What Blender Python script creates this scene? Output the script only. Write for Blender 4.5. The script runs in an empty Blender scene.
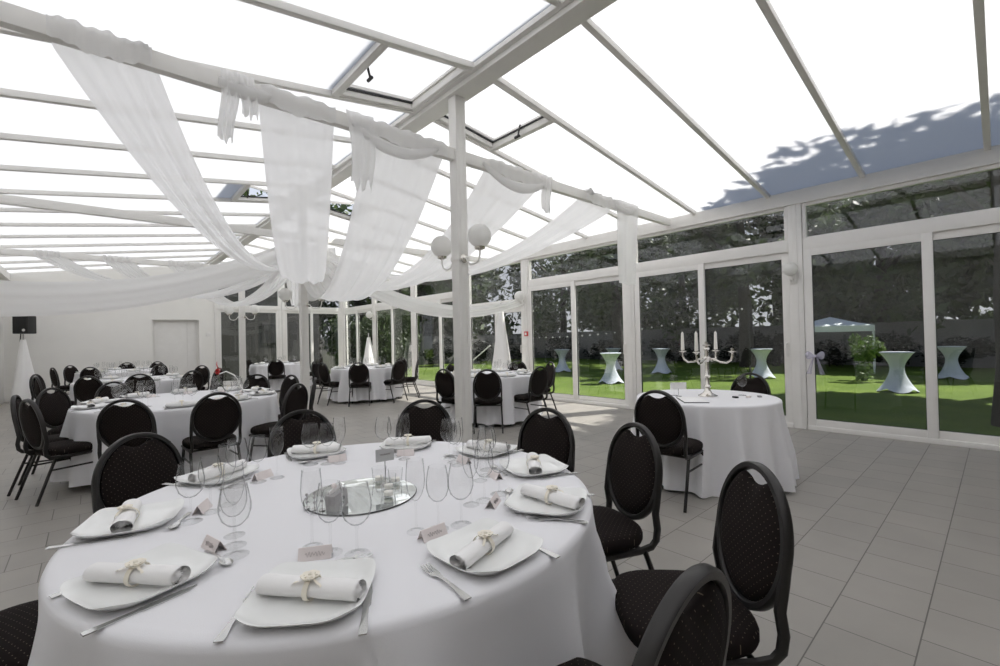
import bpy, bmesh, math, random
from mathutils import Vector, Matrix
from math import pi, sin, cos, radians, atan2, sqrt, hypot

rnd = random.Random(7)
scene = bpy.context.scene
COL = scene.collection

# ------------------------------------------------------------------ room sizes (metres)
XR, XL, YB, YF = 7.48, -1.70, 17.5, -2.3      # glazed side, plain side, rear wall, behind the camera
XM = 2.89                                      # ridge line
ZE, ZR = 3.38, 4.04                            # roof height at eaves / ridge
def zroof(x): return ZR - (ZR - ZE) * abs(x - XM) / (XR - XM)
LAWN = -0.37

# ------------------------------------------------------------------ materials
MATS = {}
def principled(name, color, rough=0.5, metal=0.0, spec=0.5, noise=0.0, nscale=8.0, bump=0.0, bscale=200.0, sheen=0.0):
    m = bpy.data.materials.new(name); m.use_nodes = True
    nt = m.node_tree; b = nt.nodes['Principled BSDF']
    b.inputs['Base Color'].default_value = (*color, 1); b.inputs['Roughness'].default_value = rough
    b.inputs['Metallic'].default_value = metal; b.inputs['Specular IOR Level'].default_value = spec
    if sheen: b.inputs['Sheen Weight'].default_value = sheen
    tc = nt.nodes.new('ShaderNodeTexCoord')
    if noise:
        n = nt.nodes.new('ShaderNodeTexNoise'); n.inputs['Scale'].default_value = nscale; n.inputs['Detail'].default_value = 4
        nt.links.new(tc.outputs['Object'], n.inputs['Vector'])
        r = nt.nodes.new('ShaderNodeMapRange'); r.inputs[1].default_value = 0.3; r.inputs[2].default_value = 0.7
        r.inputs[3].default_value = 1 - noise; r.inputs[4].default_value = 1 + noise
        nt.links.new(n.outputs['Fac'], r.inputs[0])
        mul = nt.nodes.new('ShaderNodeVectorMath'); mul.operation = 'SCALE'; mul.inputs[0].default_value = color
        nt.links.new(r.outputs[0], mul.inputs['Scale']); nt.links.new(mul.outputs[0], b.inputs['Base Color'])
    if bump:
        n2 = nt.nodes.new('ShaderNodeTexNoise'); n2.inputs['Scale'].default_value = bscale
        nt.links.new(tc.outputs['Object'], n2.inputs['Vector'])
        bp = nt.nodes.new('ShaderNodeBump'); bp.inputs['Strength'].default_value = bump; bp.inputs['Distance'].default_value = 0.004
        nt.links.new(n2.outputs['Fac'], bp.inputs['Height']); nt.links.new(bp.outputs[0], b.inputs['Normal'])
    MATS[name] = m
    return m

M_pvc = principled('white_pvc', (.80, .785, .76), .35, noise=.02)
M_alu = principled('white_lacquer', (.78, .765, .735), .4, noise=.02)
M_wall = principled('white_plaster', (.83, .815, .78), .8, noise=.02, nscale=2)
M_dimwall = principled('dimming_brown_wall', (.16, .14, .12), .85)  # dark tone chosen for the unseen near wall, to cut bounced light
M_cloth = principled('white_table_linen', (.80, .795, .815), .85, spec=.2, bump=.15, bscale=500, sheen=.1)
M_napkin = principled('white_napkin_linen', (.87, .86, .85), .85, spec=.2, bump=.2, bscale=300)
M_china = principled('white_china', (.84, .845, .83), .12)
M_steel = principled('cutlery_steel', (.62, .62, .61), .22, 1.0)
M_silver = principled('silver', (.72, .69, .64), .25, 1.0)
M_chairmetal = principled('dark_bronze_frame', (.034, .032, .031), .40, .5)
M_gasket = principled('black_gasket', (.015, .015, .015), .6)
M_black = principled('black_grille', (.008, .008, .009), .55, bump=.4, bscale=400)
M_ribbon = principled('cream_ribbon', (.84, .79, .68), .5)
M_card = principled('rose_card', (.80, .73, .71), .7)
M_ink = principled('ink', (.22, .18, .18), .7)
M_greycard = principled('grey_card', (.36, .35, .35), .6)
M_mirror = principled('mirror', (.78, .82, .81), .03, 1.0)
M_red = principled('red_petal', (.55, .03, .03), .5)
M_redbox = principled('red_plastic', (.6, .07, .07), .4)
M_candle = principled('white_wax', (.88, .86, .80), .5)
M_stretch = principled('stretch_cover', (.60, .64, .70), .8)
M_stretchblue = principled('blue_stretch_cover', (.24, .33, .62), .7)
M_tent = principled('pale_canvas', (.74, .79, .80), .8)
M_bark = principled('bark', (.045, .038, .03), .9, noise=.4, nscale=6)
M_gwall = principled('garden_render', (.20, .195, .185), .9, noise=.12, nscale=1.5)
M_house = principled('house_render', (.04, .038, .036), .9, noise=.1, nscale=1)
M_terr = principled('terrace_stone', (.5, .49, .46), .8, noise=.1, nscale=3)
M_bulb = principled('clear_bulb', (.85, .85, .80), .2)
M_wire = principled('cable', (.03, .03, .03), .6)
M_tulle = principled('lilac_tulle', (.66, .64, .76), .8)
M_wood = principled('dark_slat', (.03, .028, .026), .6)

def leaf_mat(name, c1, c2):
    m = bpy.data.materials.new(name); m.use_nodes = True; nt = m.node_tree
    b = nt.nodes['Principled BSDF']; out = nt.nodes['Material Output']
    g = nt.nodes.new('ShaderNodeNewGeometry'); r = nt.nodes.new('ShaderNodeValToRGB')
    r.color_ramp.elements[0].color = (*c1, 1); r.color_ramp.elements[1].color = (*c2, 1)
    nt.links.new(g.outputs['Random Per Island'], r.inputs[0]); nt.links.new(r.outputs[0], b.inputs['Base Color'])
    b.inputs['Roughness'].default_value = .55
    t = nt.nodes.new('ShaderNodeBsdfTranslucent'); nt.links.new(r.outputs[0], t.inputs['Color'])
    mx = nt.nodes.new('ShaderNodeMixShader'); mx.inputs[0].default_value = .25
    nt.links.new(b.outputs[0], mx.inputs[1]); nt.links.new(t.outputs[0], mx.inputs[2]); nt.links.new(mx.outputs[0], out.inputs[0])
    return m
M_leaf = leaf_mat('tree_leaf', (.030, .050, .020), (.085, .125, .040))
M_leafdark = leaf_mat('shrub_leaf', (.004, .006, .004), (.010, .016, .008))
M_leafbright = leaf_mat('young_leaf', (.06, .13, .02), (.16, .25, .05))

def glass_mat(name, tint, refl=.95, rough=0.0, power=5.0, base=.04):
    m = bpy.data.materials.new(name); m.use_nodes = True; nt = m.node_tree
    nt.nodes.remove(nt.nodes['Principled BSDF']); out = nt.nodes['Material Output']
    t = nt.nodes.new('ShaderNodeBsdfTransparent'); t.inputs['Color'].default_value = (*tint, 1)
    g = nt.nodes.new('ShaderNodeBsdfGlossy'); g.inputs['Roughness'].default_value = rough; g.inputs['Color'].default_value = (.95, .95, .95, 1)
    f = nt.nodes.new('ShaderNodeLayerWeight'); f.inputs['Blend'].default_value = .5
    pw = nt.nodes.new('ShaderNodeMath'); pw.operation = 'POWER'; pw.inputs[1].default_value = power
    nt.links.new(f.outputs['Facing'], pw.inputs[0])
    mm = nt.nodes.new('ShaderNodeMath'); mm.operation = 'MULTIPLY_ADD'; mm.inputs[1].default_value = refl; mm.inputs[2].default_value = base; mm.use_clamp = True
    mx = nt.nodes.new('ShaderNodeMixShader')
    nt.links.new(pw.outputs[0], mm.inputs[0]); nt.links.new(mm.outputs[0], mx.inputs[0])
    nt.links.new(t.outputs[0], mx.inputs[1]); nt.links.new(g.outputs[0], mx.inputs[2]); nt.links.new(mx.outputs[0], out.inputs[0])
    return m
M_pane = glass_mat('tinted_pane', (.745, .752, .757), .9, power=4.0, base=.05)
M_glass = None

def glassware_mat():
    m = bpy.data.materials.new('clear_glassware'); m.use_nodes = True; nt = m.node_tree; N = nt.nodes.new; L = nt.links.new
    nt.nodes.remove(nt.nodes['Principled BSDF']); out = nt.nodes['Material Output']
    f = N('ShaderNodeLayerWeight'); f.inputs['Blend'].default_value = .5
    r = N('ShaderNodeValToRGB'); e = r.color_ramp.elements          # darker tint at grazing angles stands in for refracted dark edges
    e[0].position = .55; e[0].color = (.985, .985, .985, 1); e[1].position = 1.0; e[1].color = (.60, .61, .61, 1)
    L(f.outputs['Facing'], r.inputs[0])
    t = N('ShaderNodeBsdfTransparent'); L(r.outputs[0], t.inputs['Color'])
    g = N('ShaderNodeBsdfGlossy'); g.inputs['Roughness'].default_value = .02; g.inputs['Color'].default_value = (1, 1, 1, 1)
    pw = N('ShaderNodeMath'); pw.operation = 'POWER'; pw.inputs[1].default_value = 6; L(f.outputs['Facing'], pw.inputs[0])
    mm = N('ShaderNodeMath'); mm.operation = 'MULTIPLY_ADD'; mm.inputs[1].default_value = .8; mm.inputs[2].default_value = .025; L(pw.outputs[0], mm.inputs[0])
    mx = N('ShaderNodeMixShader'); L(mm.outputs[0], mx.inputs[0]); L(t.outputs[0], mx.inputs[1]); L(g.outputs[0], mx.inputs[2]); L(mx.outputs[0], out.inputs[0])
    return m
def translucent_mat(name, col, wt, transp=0.0, tcol=None):
    m = bpy.data.materials.new(name); m.use_nodes = True; nt = m.node_tree
    nt.nodes.remove(nt.nodes['Principled BSDF']); out = nt.nodes['Material Output']
    d = nt.nodes.new('ShaderNodeBsdfDiffuse'); d.inputs[0].default_value = (*col, 1)
    t = nt.nodes.new('ShaderNodeBsdfTranslucent'); t.inputs[0].default_value = (*(tcol or col), 1)
    mx = nt.nodes.new('ShaderNodeMixShader'); mx.inputs[0].default_value = wt
    nt.links.new(d.outputs[0], mx.inputs[1]); nt.links.new(t.outputs[0], mx.inputs[2])
    last = mx
    if transp:
        tr = nt.nodes.new('ShaderNodeBsdfTransparent'); m2 = nt.nodes.new('ShaderNodeMixShader'); m2.inputs[0].default_value = transp
        nt.links.new(mx.outputs[0], m2.inputs[1]); nt.links.new(tr.outputs[0], m2.inputs[2]); last = m2
    nt.links.new(last.outputs[0], out.inputs[0])
    return m
M_glass = glassware_mat()
M_globe = translucent_mat('opal_glass', (.92, .915, .90), .55)
M_roof = translucent_mat('opal_roof_sheet', (.80, .80, .80), .78, tcol=(.66, .665, .675))
M_voile = translucent_mat('white_voile', (.90, .895, .89), .62, .10)
M_tullebow = translucent_mat('tulle', (.72, .70, .82), .45, .45)

def floor_mat():
    m = bpy.data.materials.new('grey_floor_tiles'); m.use_nodes = True; nt = m.node_tree; b = nt.nodes['Principled BSDF']
    tc = nt.nodes.new('ShaderNodeTexCoord'); mp = nt.nodes.new('ShaderNodeMapping')
    mp.inputs['Location'].default_value = (-2.72, -.27, 0)
    nt.links.new(tc.outputs['Object'], mp.inputs['Vector'])
    br = nt.nodes.new('ShaderNodeTexBrick'); br.offset = .5; br.offset_frequency = 2
    for k, v in {'Scale': 1, 'Mortar Size': .0032, 'Mortar Smooth': .3, 'Brick Width': .33, 'Row Height': .325, 'Bias': 0}.items():
        br.inputs[k].default_value = v
    br.inputs['Color1'].default_value = (.325, .305, .275, 1); br.inputs['Color2'].default_value = (.295, .278, .252, 1)
    br.inputs['Mortar'].default_value = (.12, .112, .10, 1)
    nt.links.new(mp.outputs[0], br.inputs['Vector'])
    n = nt.nodes.new('ShaderNodeTexNoise'); n.inputs['Scale'].default_value = 3; n.inputs['Detail'].default_value = 5
    nt.links.new(tc.outputs['Object'], n.inputs['Vector'])
    mr = nt.nodes.new('ShaderNodeMapRange'); mr.inputs[3].default_value = .88; mr.inputs[4].default_value = 1.12
    nt.links.new(n.outputs['Fac'], mr.inputs[0])
    mx = nt.nodes.new('ShaderNodeVectorMath'); mx.operation = 'SCALE'
    nt.links.new(br.outputs['Color'], mx.inputs[0]); nt.links.new(mr.outputs[0], mx.inputs['Scale'])
    nt.links.new(mx.outputs[0], b.inputs['Base Color'])
    b.inputs['Roughness'].default_value = .42
    bp = nt.nodes.new('ShaderNodeBump'); bp.inputs['Strength'].default_value = .35; bp.inputs['Distance'].default_value = .003; bp.invert = True
    nt.links.new(br.outputs['Fac'], bp.inputs['Height']); nt.links.new(bp.outputs[0], b.inputs['Normal'])
    return m
M_floor = floor_mat()

def lawn_mat():
    m = bpy.data.materials.new('mown_grass'); m.use_nodes = True; nt = m.node_tree; b = nt.nodes['Principled BSDF']
    tc = nt.nodes.new('ShaderNodeTexCoord')
    n = nt.nodes.new('ShaderNodeTexNoise'); n.inputs['Scale'].default_value = .9; n.inputs['Detail'].default_value = 8; n.inputs['Roughness'].default_value = .7
    nt.links.new(tc.outputs['Object'], n.inputs['Vector'])
    r = nt.nodes.new('ShaderNodeValToRGB'); r.color_ramp.elements[0].position = .3; r.color_ramp.elements[1].position = .7
    r.color_ramp.elements[0].color = (.075, .125, .022, 1); r.color_ramp.elements[1].color = (.15, .215, .040, 1)
    nt.links.new(n.outputs['Fac'], r.inputs[0]); nt.links.new(r.outputs[0], b.inputs['Base Color'])
    b.inputs['Roughness'].default_value = .9; b.inputs['Specular IOR Level'].default_value = .1
    n2 = nt.nodes.new('ShaderNodeTexNoise'); n2.inputs['Scale'].default_value = 30
    nt.links.new(tc.outputs['Object'], n2.inputs['Vector'])
    bp = nt.nodes.new('ShaderNodeBump'); bp.inputs['Strength'].default_value = .6; bp.inputs['Distance'].default_value = .05
    nt.links.new(n2.outputs['Fac'], bp.inputs['Height']); nt.links.new(bp.outputs[0], b.inputs['Normal'])
    return m
M_lawn = lawn_mat()

def fabric_mat(name, axis):
    """near-black brown upholstery with a staggered grid of tiny pale dots (dots lie in x and the given axis)"""
    m = bpy.data.materials.new(name); m.use_nodes = True; nt = m.node_tree; b = nt.nodes['Principled BSDF']
    L = nt.links.new; N = nt.nodes.new
    tc = N('ShaderNodeTexCoord'); sp = N('ShaderNodeSeparateXYZ'); L(tc.outputs['Object'], sp.inputs[0])
    cb = N('ShaderNodeCombineXYZ'); L(sp.outputs['X'], cb.inputs[0]); L(sp.outputs[axis], cb.inputs[1])
    mp = N('ShaderNodeMapping'); mp.inputs['Rotation'].default_value = (0, 0, pi / 4); mp.inputs['Scale'].default_value = (52, 52, 52)
    L(cb.outputs[0], mp.inputs['Vector'])
    fr = N('ShaderNodeVectorMath'); fr.operation = 'FRACTION'; L(mp.outputs[0], fr.inputs[0])
    sb = N('ShaderNodeVectorMath'); sb.operation = 'SUBTRACT'; sb.inputs[1].default_value = (.5, .5, 0); L(fr.outputs[0], sb.inputs[0])
    s2 = N('ShaderNodeSeparateXYZ'); L(sb.outputs[0], s2.inputs[0]); c2 = N('ShaderNodeCombineXYZ')
    L(s2.outputs[0], c2.inputs[0]); L(s2.outputs[1], c2.inputs[1])
    ln = N('ShaderNodeVectorMath'); ln.operation = 'LENGTH'; L(c2.outputs[0], ln.inputs[0])
    lt = N('ShaderNodeMath'); lt.operation = 'LESS_THAN'; lt.inputs[1].default_value = .085; L(ln.outputs['Value'], lt.inputs[0])
    mx = N('ShaderNodeMix'); mx.data_type = 'RGBA'; L(lt.outputs[0], mx.inputs['Factor'])
    mx.inputs['A'].default_value = (.013, .0095, .009, 1); mx.inputs['B'].default_value = (.125, .105, .08, 1)
    L(mx.outputs['Result'], b.inputs['Base Color'])
    b.inputs['Roughness'].default_value = .9; b.inputs['Specular IOR Level'].default_value = .15
    return m
M_seatfab = fabric_mat('dotted_upholstery_seat', 'Y')
M_backfab = fabric_mat('dotted_upholstery_back', 'Z')

# ------------------------------------------------------------------ mesh helpers
def frame_from(d):
    d = d.normalized(); a = Vector((0, 0, 1)) if abs(d.z) < .95 else Vector((1, 0, 0))
    u = d.cross(a).normalized(); v = d.cross(u).normalized(); return u, v
class MB:
    def __init__(s): s.v = []; s.f = []
    def add(s, vs, fs):
        o = len(s.v); s.v += [tuple(p) for p in vs]; s.f += [tuple(o + i for i in f) for f in fs]; return s
    def box(s, c, size, rot=None, bev=0.0):
        bm = bmesh.new(); bmesh.ops.create_cube(bm, size=1.0)
        bmesh.ops.scale(bm, vec=size, verts=bm.verts)
        if bev: bmesh.ops.bevel(bm, geom=bm.edges[:], offset=bev, segments=2, affect='EDGES', profile=.6)
        M = Matrix.Translation(c) @ (rot.to_4x4() if rot is not None else Matrix())
        bmesh.ops.transform(bm, matrix=M, verts=bm.verts); bm.verts.index_update()
        s.add([v.co for v in bm.verts], [[v.index for v in f.verts] for f in bm.faces]); bm.free(); return s
    def bar(s, a, b, w, h, up=(0, 0, 1), bev=0.0):
        """rectangular bar from a to b, w across, h along `up`"""
        a = Vector(a); b = Vector(b); d = (b - a); l = d.length; d.normalize(); u = Vector(up); x = d.cross(u).normalized(); u = x.cross(d)
        R = Matrix((x, d, u)).transposed(); return s.box((a + b) / 2, (w, l, h), R, bev)
    def tube(s, pts, r, n=8, closed=False, sq=None, up=None):
        pts = [Vector(p) for p in pts]; k = len(pts); rs = r if isinstance(r, (list, tuple)) else [r] * k
        base = len(s.v); u = None
        for i, p in enumerate(pts):
            if closed: d = pts[(i + 1) % k] - pts[i - 1]
            else: d = pts[min(i + 1, k - 1)] - pts[max(i - 1, 0)]
            d.normalize()
            if up is not None: u = Vector(up); u = (u - d * u.dot(d)).normalized()
            elif u is None: u, _ = frame_from(d)
            else: u = (u - d * u.dot(d)).normalized()
            v = d.cross(u)
            for j in range(n):
                a = 2 * pi * (j + .5) / n; cu, cv = cos(a), sin(a)
                if sq:
                    e = .55; cu = math.copysign(abs(cu) ** e, cu) * sq[0]; cv = math.copysign(abs(cv) ** e, cv) * sq[1]
                    s.v.append(tuple(p + u * cu + v * cv))
                else: s.v.append(tuple(p + (u * cu + v * cv) * rs[i]))
        for i in range(k if closed else k - 1):
            for j in range(n):
                a = base + i * n + j; b = base + i * n + (j + 1) % n; c = base + ((i + 1) % k) * n + (j + 1) % n; d2 = base + ((i + 1) % k) * n + j
                s.f.append((a, b, c, d2))
        if not closed:
            s.f.append(tuple(base + j for j in reversed(range(n)))); s.f.append(tuple(base + (k - 1) * n + j for j in range(n)))
        return s
    def lathe(s, prof, n=24, c=(0, 0, 0), sy=1.0):
        base = len(s.v)
        for r, z in prof:
            for j in range(n):
                a = 2 * pi * j / n; s.v.append((c[0] + r * cos(a), c[1] + sy * r * sin(a), c[2] + z))
        for i in range(len(prof) - 1):
            for j in range(n):
                s.f.append((base + i * n + j, base + i * n + (j + 1) % n, base + (i + 1) * n + (j + 1) % n, base + (i + 1) * n + j))
        if prof[0][0] > 1e-6: s.f.append(tuple(base + j for j in reversed(range(n))))
        if prof[-1][0] > 1e-6: s.f.append(tuple(base + (len(prof) - 1) * n + j for j in range(n)))
        return s
    def sphere(s, c, r, n=20, m=12, sz=1.0):
        return s.lathe([(max(1e-7, r * sin(pi * i / m)), -r * sz * cos(pi * i / m)) for i in range(m + 1)], n, c)
    def grid(s, fn, nu, nv):
        base = len(s.v)
        for i in range(nu + 1):
            for j in range(nv + 1): s.v.append(tuple(fn(i / nu, j / nv)))
        for i in range(nu):
            for j in range(nv):
                a = base + i * (nv + 1) + j; s.f.append((a, a + 1, a + nv + 2, a + nv + 1))
        return s
    def loft(s, rings, cap=True, closed=False):
        n = len(rings[0]); base = len(s.v)
        for r in rings: s.v += [tuple(p) for p in r]
        k = len(rings)
        for i in range(k if closed else k - 1):
            for j in range(n):
                i2 = (i + 1) % k
                s.f.append((base + i * n + j, base + i * n + (j + 1) % n, base + i2 * n + (j + 1) % n, base + i2 * n + j))
        if cap and not closed:
            s.f.append(tuple(base + j for j in reversed(range(n)))); s.f.append(tuple(base + (k - 1) * n + j for j in range(n)))
        return s
    def prism(s, outline, axis_vec, fn=None):
        a = Vector(axis_vec); n = len(outline)
        return s.loft([[Vector(p) for p in outline], [Vector(p) + a for p in outline]])
    def mesh(s, name, smooth=True, angle=35, weld=False):
        me = bpy.data.meshes.new(name); me.from_pydata(s.v, [], s.f)
        bm = bmesh.new(); bm.from_mesh(me)
        if weld: bmesh.ops.remove_doubles(bm, verts=bm.verts, dist=1e-5)
        bmesh.ops.recalc_face_normals(bm, faces=bm.faces); bm.to_mesh(me); bm.free()
        if smooth:
            me.polygons.foreach_set('use_smooth', [True] * len(me.polygons)); me.set_sharp_from_angle(angle=radians(angle))
        me.update(); return me
    def build(s, name, mat, parent=None, smooth=True, angle=35, **kw):
        me = s.mesh(name, smooth, angle, kw.get('weld', False)); me.materials.append(mat)
        return link(name, me, parent)

def link(name, data, parent=None):
    o = bpy.data.objects.new(name, data); COL.objects.link(o)
    if parent: o.parent = parent
    return o
def tag(o, label, cat, group=None, kind=None):
    o['label'] = label; o['category'] = cat
    if group: o['group'] = group
    if kind: o['kind'] = kind
    return o
def empty(name, loc=(0, 0, 0), rz=0.0):
    o = link(name, None); o.location = loc; o.rotation_euler = (0, 0, rz); o.empty_display_size = .1; return o
def kids(o): return CH.get(o.name, None) or list(o.children)
CH = {}
def dup(o, parent=None):
    c = o.copy(); COL.objects.link(c)
    if parent: c.parent = parent
    for ch in o.children: dup(ch, c)
    return c
def structure(o, cat=None, label=None):
    o['kind'] = 'structure'
    if label: o['label'] = label
    if cat: o['category'] = cat
    return o

# ================================================================== SETTING
structure(MB().box(((XL + XR) / 2, (YF + YB) / 2, -.06), (XR - XL + .3, YB - YF + .3, .12)).build('floor', M_floor, smooth=False), 'floor', 'grey stone-look tiled floor laid in staggered rows')

# side wall (plain) and the wall behind the camera
structure(MB().box((XL - .1, (YF + YB) / 2, (ZE) / 2), (.2, YB - YF + .4, ZE)).build('wall_left', M_wall, smooth=False), 'wall', 'plain white side wall opposite the glazing')
def gable(name, y, dimmed=False):
    x0, x1 = XL, XR
    mb = MB(); t = .2
    o = [(x0, y, 0), (x1, y, 0), (x1, y, ZE - .02), (XM, y, ZR - .02), (x0, y, ZE - .02)]
    mb.prism(o, (0, t if y > 5 else -t, 0)); return mb.build(name, M_dimwall if dimmed else M_wall, smooth=False)
structure(gable('wall_front', YF, True), 'wall', 'unseen brown gable wall at the near end, darkened to dim the hall')
# rear wall: solid part with the recessed door opening, then glazing beyond x = 3.09
DX0, DX1, DZ = 1.40, 2.61, 2.19
GX0 = 3.05
wb = MB(); t = .25
def wallpoly(pts): wb.prism([(x, YB, z) for x, z in pts], (0, t, 0))
zt = lambda x: zroof(x) - .02
wallpoly([(XL, 0), (DX0, 0), (DX0, zt(DX0)), (XL, zt(XL))])
wallpoly([(DX0, DZ), (DX1, DZ), (DX1, zt(DX1)), (DX0, zt(DX0))])
wallpoly([(DX1, 0), (GX0, 0), (GX0, zt(XM)), (XM, zt(XM)), (DX1, zt(DX1))])
structure(wb.build('wall_back', M_wall, smooth=False), 'wall', 'white plaster rear wall with a recessed white door')
d = structure(MB().box(((DX0 + DX1) / 2, YB + .21, DZ / 2), (DX1 - DX0, .06, DZ), bev=.004).build('door_1', M_pvc), 'door', 'flat white door set back in the rear wall')
fm = MB()
for x in (DX0 + .03, DX1 - .03): fm.box((x, YB + .165, DZ / 2), (.06, .03, DZ))
fm.box(((DX0 + DX1) / 2, YB + .165, DZ - .03), (DX1 - DX0 - .12, .03, .06)); fm.box((DX1 - .30, YB + .172, DZ / 2 - .03), (.012, .012, DZ - .08))
fm.build('door_frame', M_alu, d, smooth=False)

# ---------------------------------------------------------------- roof
ceil = structure(empty('ceiling', (XM, 0, 0)), 'ceiling', 'pitched roof of white translucent sheets between white rafters')
def cpart(mb, name, mat, **k):
    mb.v = [(x - XM, y, z) for x, y, z in mb.v]; return mb.build(name, mat, ceil, **k)
RY = [.053 + 1.0987 * k for k in range(-2, 16)] + [YB]
RY = [y for y in RY if y < YB - .3] + [YB + .1]
HATCH = {(3, -1), (3, 1), (7, -1), (7, 1)}        # bay index counted from rafter at y = .053, side
for k in range(len(RY)):
    y = RY[k]
    for sd in (-1, 1):
        xe = XM + sd * (XR - XM - .02)
        a = (XM + sd * .06, y, zroof(XM + sd * .06) - .022); b = (xe, y, zroof(xe) - .022)
        cpart(MB().bar(a, b, .058, .058, bev=.006), 'rafter', M_alu, angle=40)
for k in range(len(RY) - 1):
    y0, y1 = RY[k] + .004, RY[k + 1] - .004
    kk = k - 2
    for sd in (-1, 1):
        if (kk, sd) in HATCH:
            xa = XM + sd * 1.05
        else: xa = XM + sd * .01
        xb = XM + sd * (XR - XM + .07)
        o = [(xa, y0, zroof(xa) + .012), (xb, y0, zroof(xb) + .012), (xb, y0, zroof(xb) + .028), (xa, y0, zroof(xa) + .028)]
        cpart(MB().prism(o, (0, y1 - y0, 0)), 'roof_sheet', M_roof, smooth=False)
# last strip beyond the front wall is closed by the gable; ridge beam
rb = MB()
rb.box((XM, (YF + YB) / 2, ZR - .085), (.20, YB - YF, .07), bev=.006)
rb.box((XM, (YF + YB) / 2, ZR - .045), (.30, YB - YF, .05), bev=.006)
rb.box((XM, (YF + YB) / 2, ZR + .03), (.26, YB - YF + .2, .03))
cpart(rb, 'ridge_beam', M_alu, angle=40)
# eaves gutters / wall plates
for sd, nm in ((1, 'right'), (-1, 'left')):
    x = XR if sd > 0 else XL + .06
    mb = MB(); mb.box((x, (YF + YB) / 2, 3.275), (.14, YB - YF, .20), bev=.008)
    mb.box((x - sd * .005, (YF + YB) / 2, 3.19), (.16, YB - YF, .03))
    structure(mb.build('beam_' + nm, M_alu, angle=40), 'beam', 'white eaves beam along the ' + ('glazed side' if sd > 0 else 'plain side wall'))
# opened roof hatches on both sides of the ridge
hn = 0
for (kk, sd) in sorted(HATCH):
    y0, y1 = .053 + 1.0987 * kk + .03, .053 + 1.0987 * (kk + 1) - .03
    hn += 1
    h = structure(empty('window_%d' % (40 + hn), (XM + sd * .16, (y0 + y1) / 2, zroof(XM + sd * .16))), 'roof hatch',
                  ('nearer' if kk == 3 else 'farther') + ' opened roof hatch on the ' + ('garden' if sd > 0 else 'plain wall') + ' side of the ridge')
    sl = -(ZR - ZE) / (XR - XM); L = .86; w = y1 - y0
    ang = math.atan(sl) + radians(1.0 if kk == 3 else 15)
    fr = MB()      # fixed trim round the hole
    dirf = Vector((sd, 0, sl)).normalized()
    for yy in (-w / 2 + .015, w / 2 - .015):
        fr.bar(Vector((0, yy, 0)), Vector((0, yy, 0)) + dirf * .9, .05, .07, bev=.004)
    fr.bar(dirf * .9 + Vector((0, -w / 2, 0)), dirf * .9 + Vector((0, w / 2, 0)), .07, .10, bev=.004)
    fr.bar(Vector((0, -w / 2, 0)), Vector((0, w / 2, 0)), .05, .08, bev=.004)
    fr.build('hatch_frame', M_alu, h, angle=40)
    ga = MB()
    for yy in (-w / 2 + .045, w / 2 - .045):
        ga.bar(Vector((0, yy, .03)) + dirf * .03, Vector((0, yy, .03)) + dirf * .86, .016, .02)
    ga.bar(dirf * .86 + Vector((0, -w / 2 + .05, .03)), dirf * .86 + Vector((0, w / 2 - .05, .03)), .016, .02)
    ga.build('gasket', M_gasket, h, smooth=False)
    ds = Vector((sd * cos(ang), 0, sin(ang)))
    sa = MB(); off = Vector((0, 0, .055))
    for yy in (-w / 2 + .03, w / 2 - .03): sa.bar(off + Vector((0, yy, 0)), off + Vector((0, yy, 0)) + ds * .92, .05, .03)
    for q in (.02, .90): sa.bar(off + ds * q + Vector((0, -w / 2 + .05, 0)), off + ds * q + Vector((0, w / 2 - .05, 0)), .05, .03)
    sash = sa.build('sash', M_alu, h, smooth=False)
    MB().bar(off + ds * .04 + Vector((0, 0, .018)), off + ds * .88 + Vector((0, 0, .018)), w - .1, .008).build('hatch_pane', M_roof, sash, smooth=False)
    st = MB(); p0 = dirf * .80 + Vector((0, -.05, -.10)); p1 = off + ds * .84 + Vector((0, -.05, -.01))
    st.tube([p0, p1 + Vector((0, 0, .0))], .011, 8); st.tube([p0 + Vector((-.0, -.03, 0)), p0 + Vector((0, .05, 0))], .016, 8)
    st.build('stay_arm', M_gasket, h)

# ---------------------------------------------------------------- ridge columns and tie beams
TIES = [3.80, 8.54, 13.10]
for i, y in enumerate(TIES):
    nm = ['nearest', 'second', 'farthest'][i]
    mb = MB(); mb.box((XM, y, (ZR - .12) / 2), (.13, .13, ZR - .12), bev=.012)
    for q in (-.03, .03): mb.box((XM + q, y - .066, 1.9), (.008, .006, 3.7))
    c = structure(mb.build('column', M_alu, angle=40), 'column', nm + ' white square column standing under the ridge')
    MB().box((XM, y, .02), (.19, .19, .04), bev=.006).build('column_foot', M_alu, c)
    mb = MB(); mb.box(((XL + XR) / 2, y, 3.305), (XR - XL - .1, .075, .12), bev=.006)
    structure(mb.build('beam', M_alu, angle=40), 'beam', nm + ' white tie beam crossing the hall with voile drapes')

# ---------------------------------------------------------------- glazed side wall
POSTS = [-3.4, -.74, 1.93, 4.60, 7.33, 9.55, 12.25, 14.90, YB]
for i, y in enumerate(POSTS[1:-1]):
    mb = MB(); mb.box((XR, y, 1.59), (.12, .17, 3.18), bev=.006); mb.box((XR - .062, y, 1.59), (.012, .05, 3.17))
    structure(mb.build('trim_%d' % (i + 1), M_pvc, angle=40), 'post', 'white post of the glazed side wall, number %d from the near end' % (i + 1))
mb = MB().box((XR, YB - .02, 1.59), (.18, .22, 3.18), bev=.006)
structure(mb.build('trim_20', M_pvc, angle=40), 'post', 'white corner post where both glazed walls meet')

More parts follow.
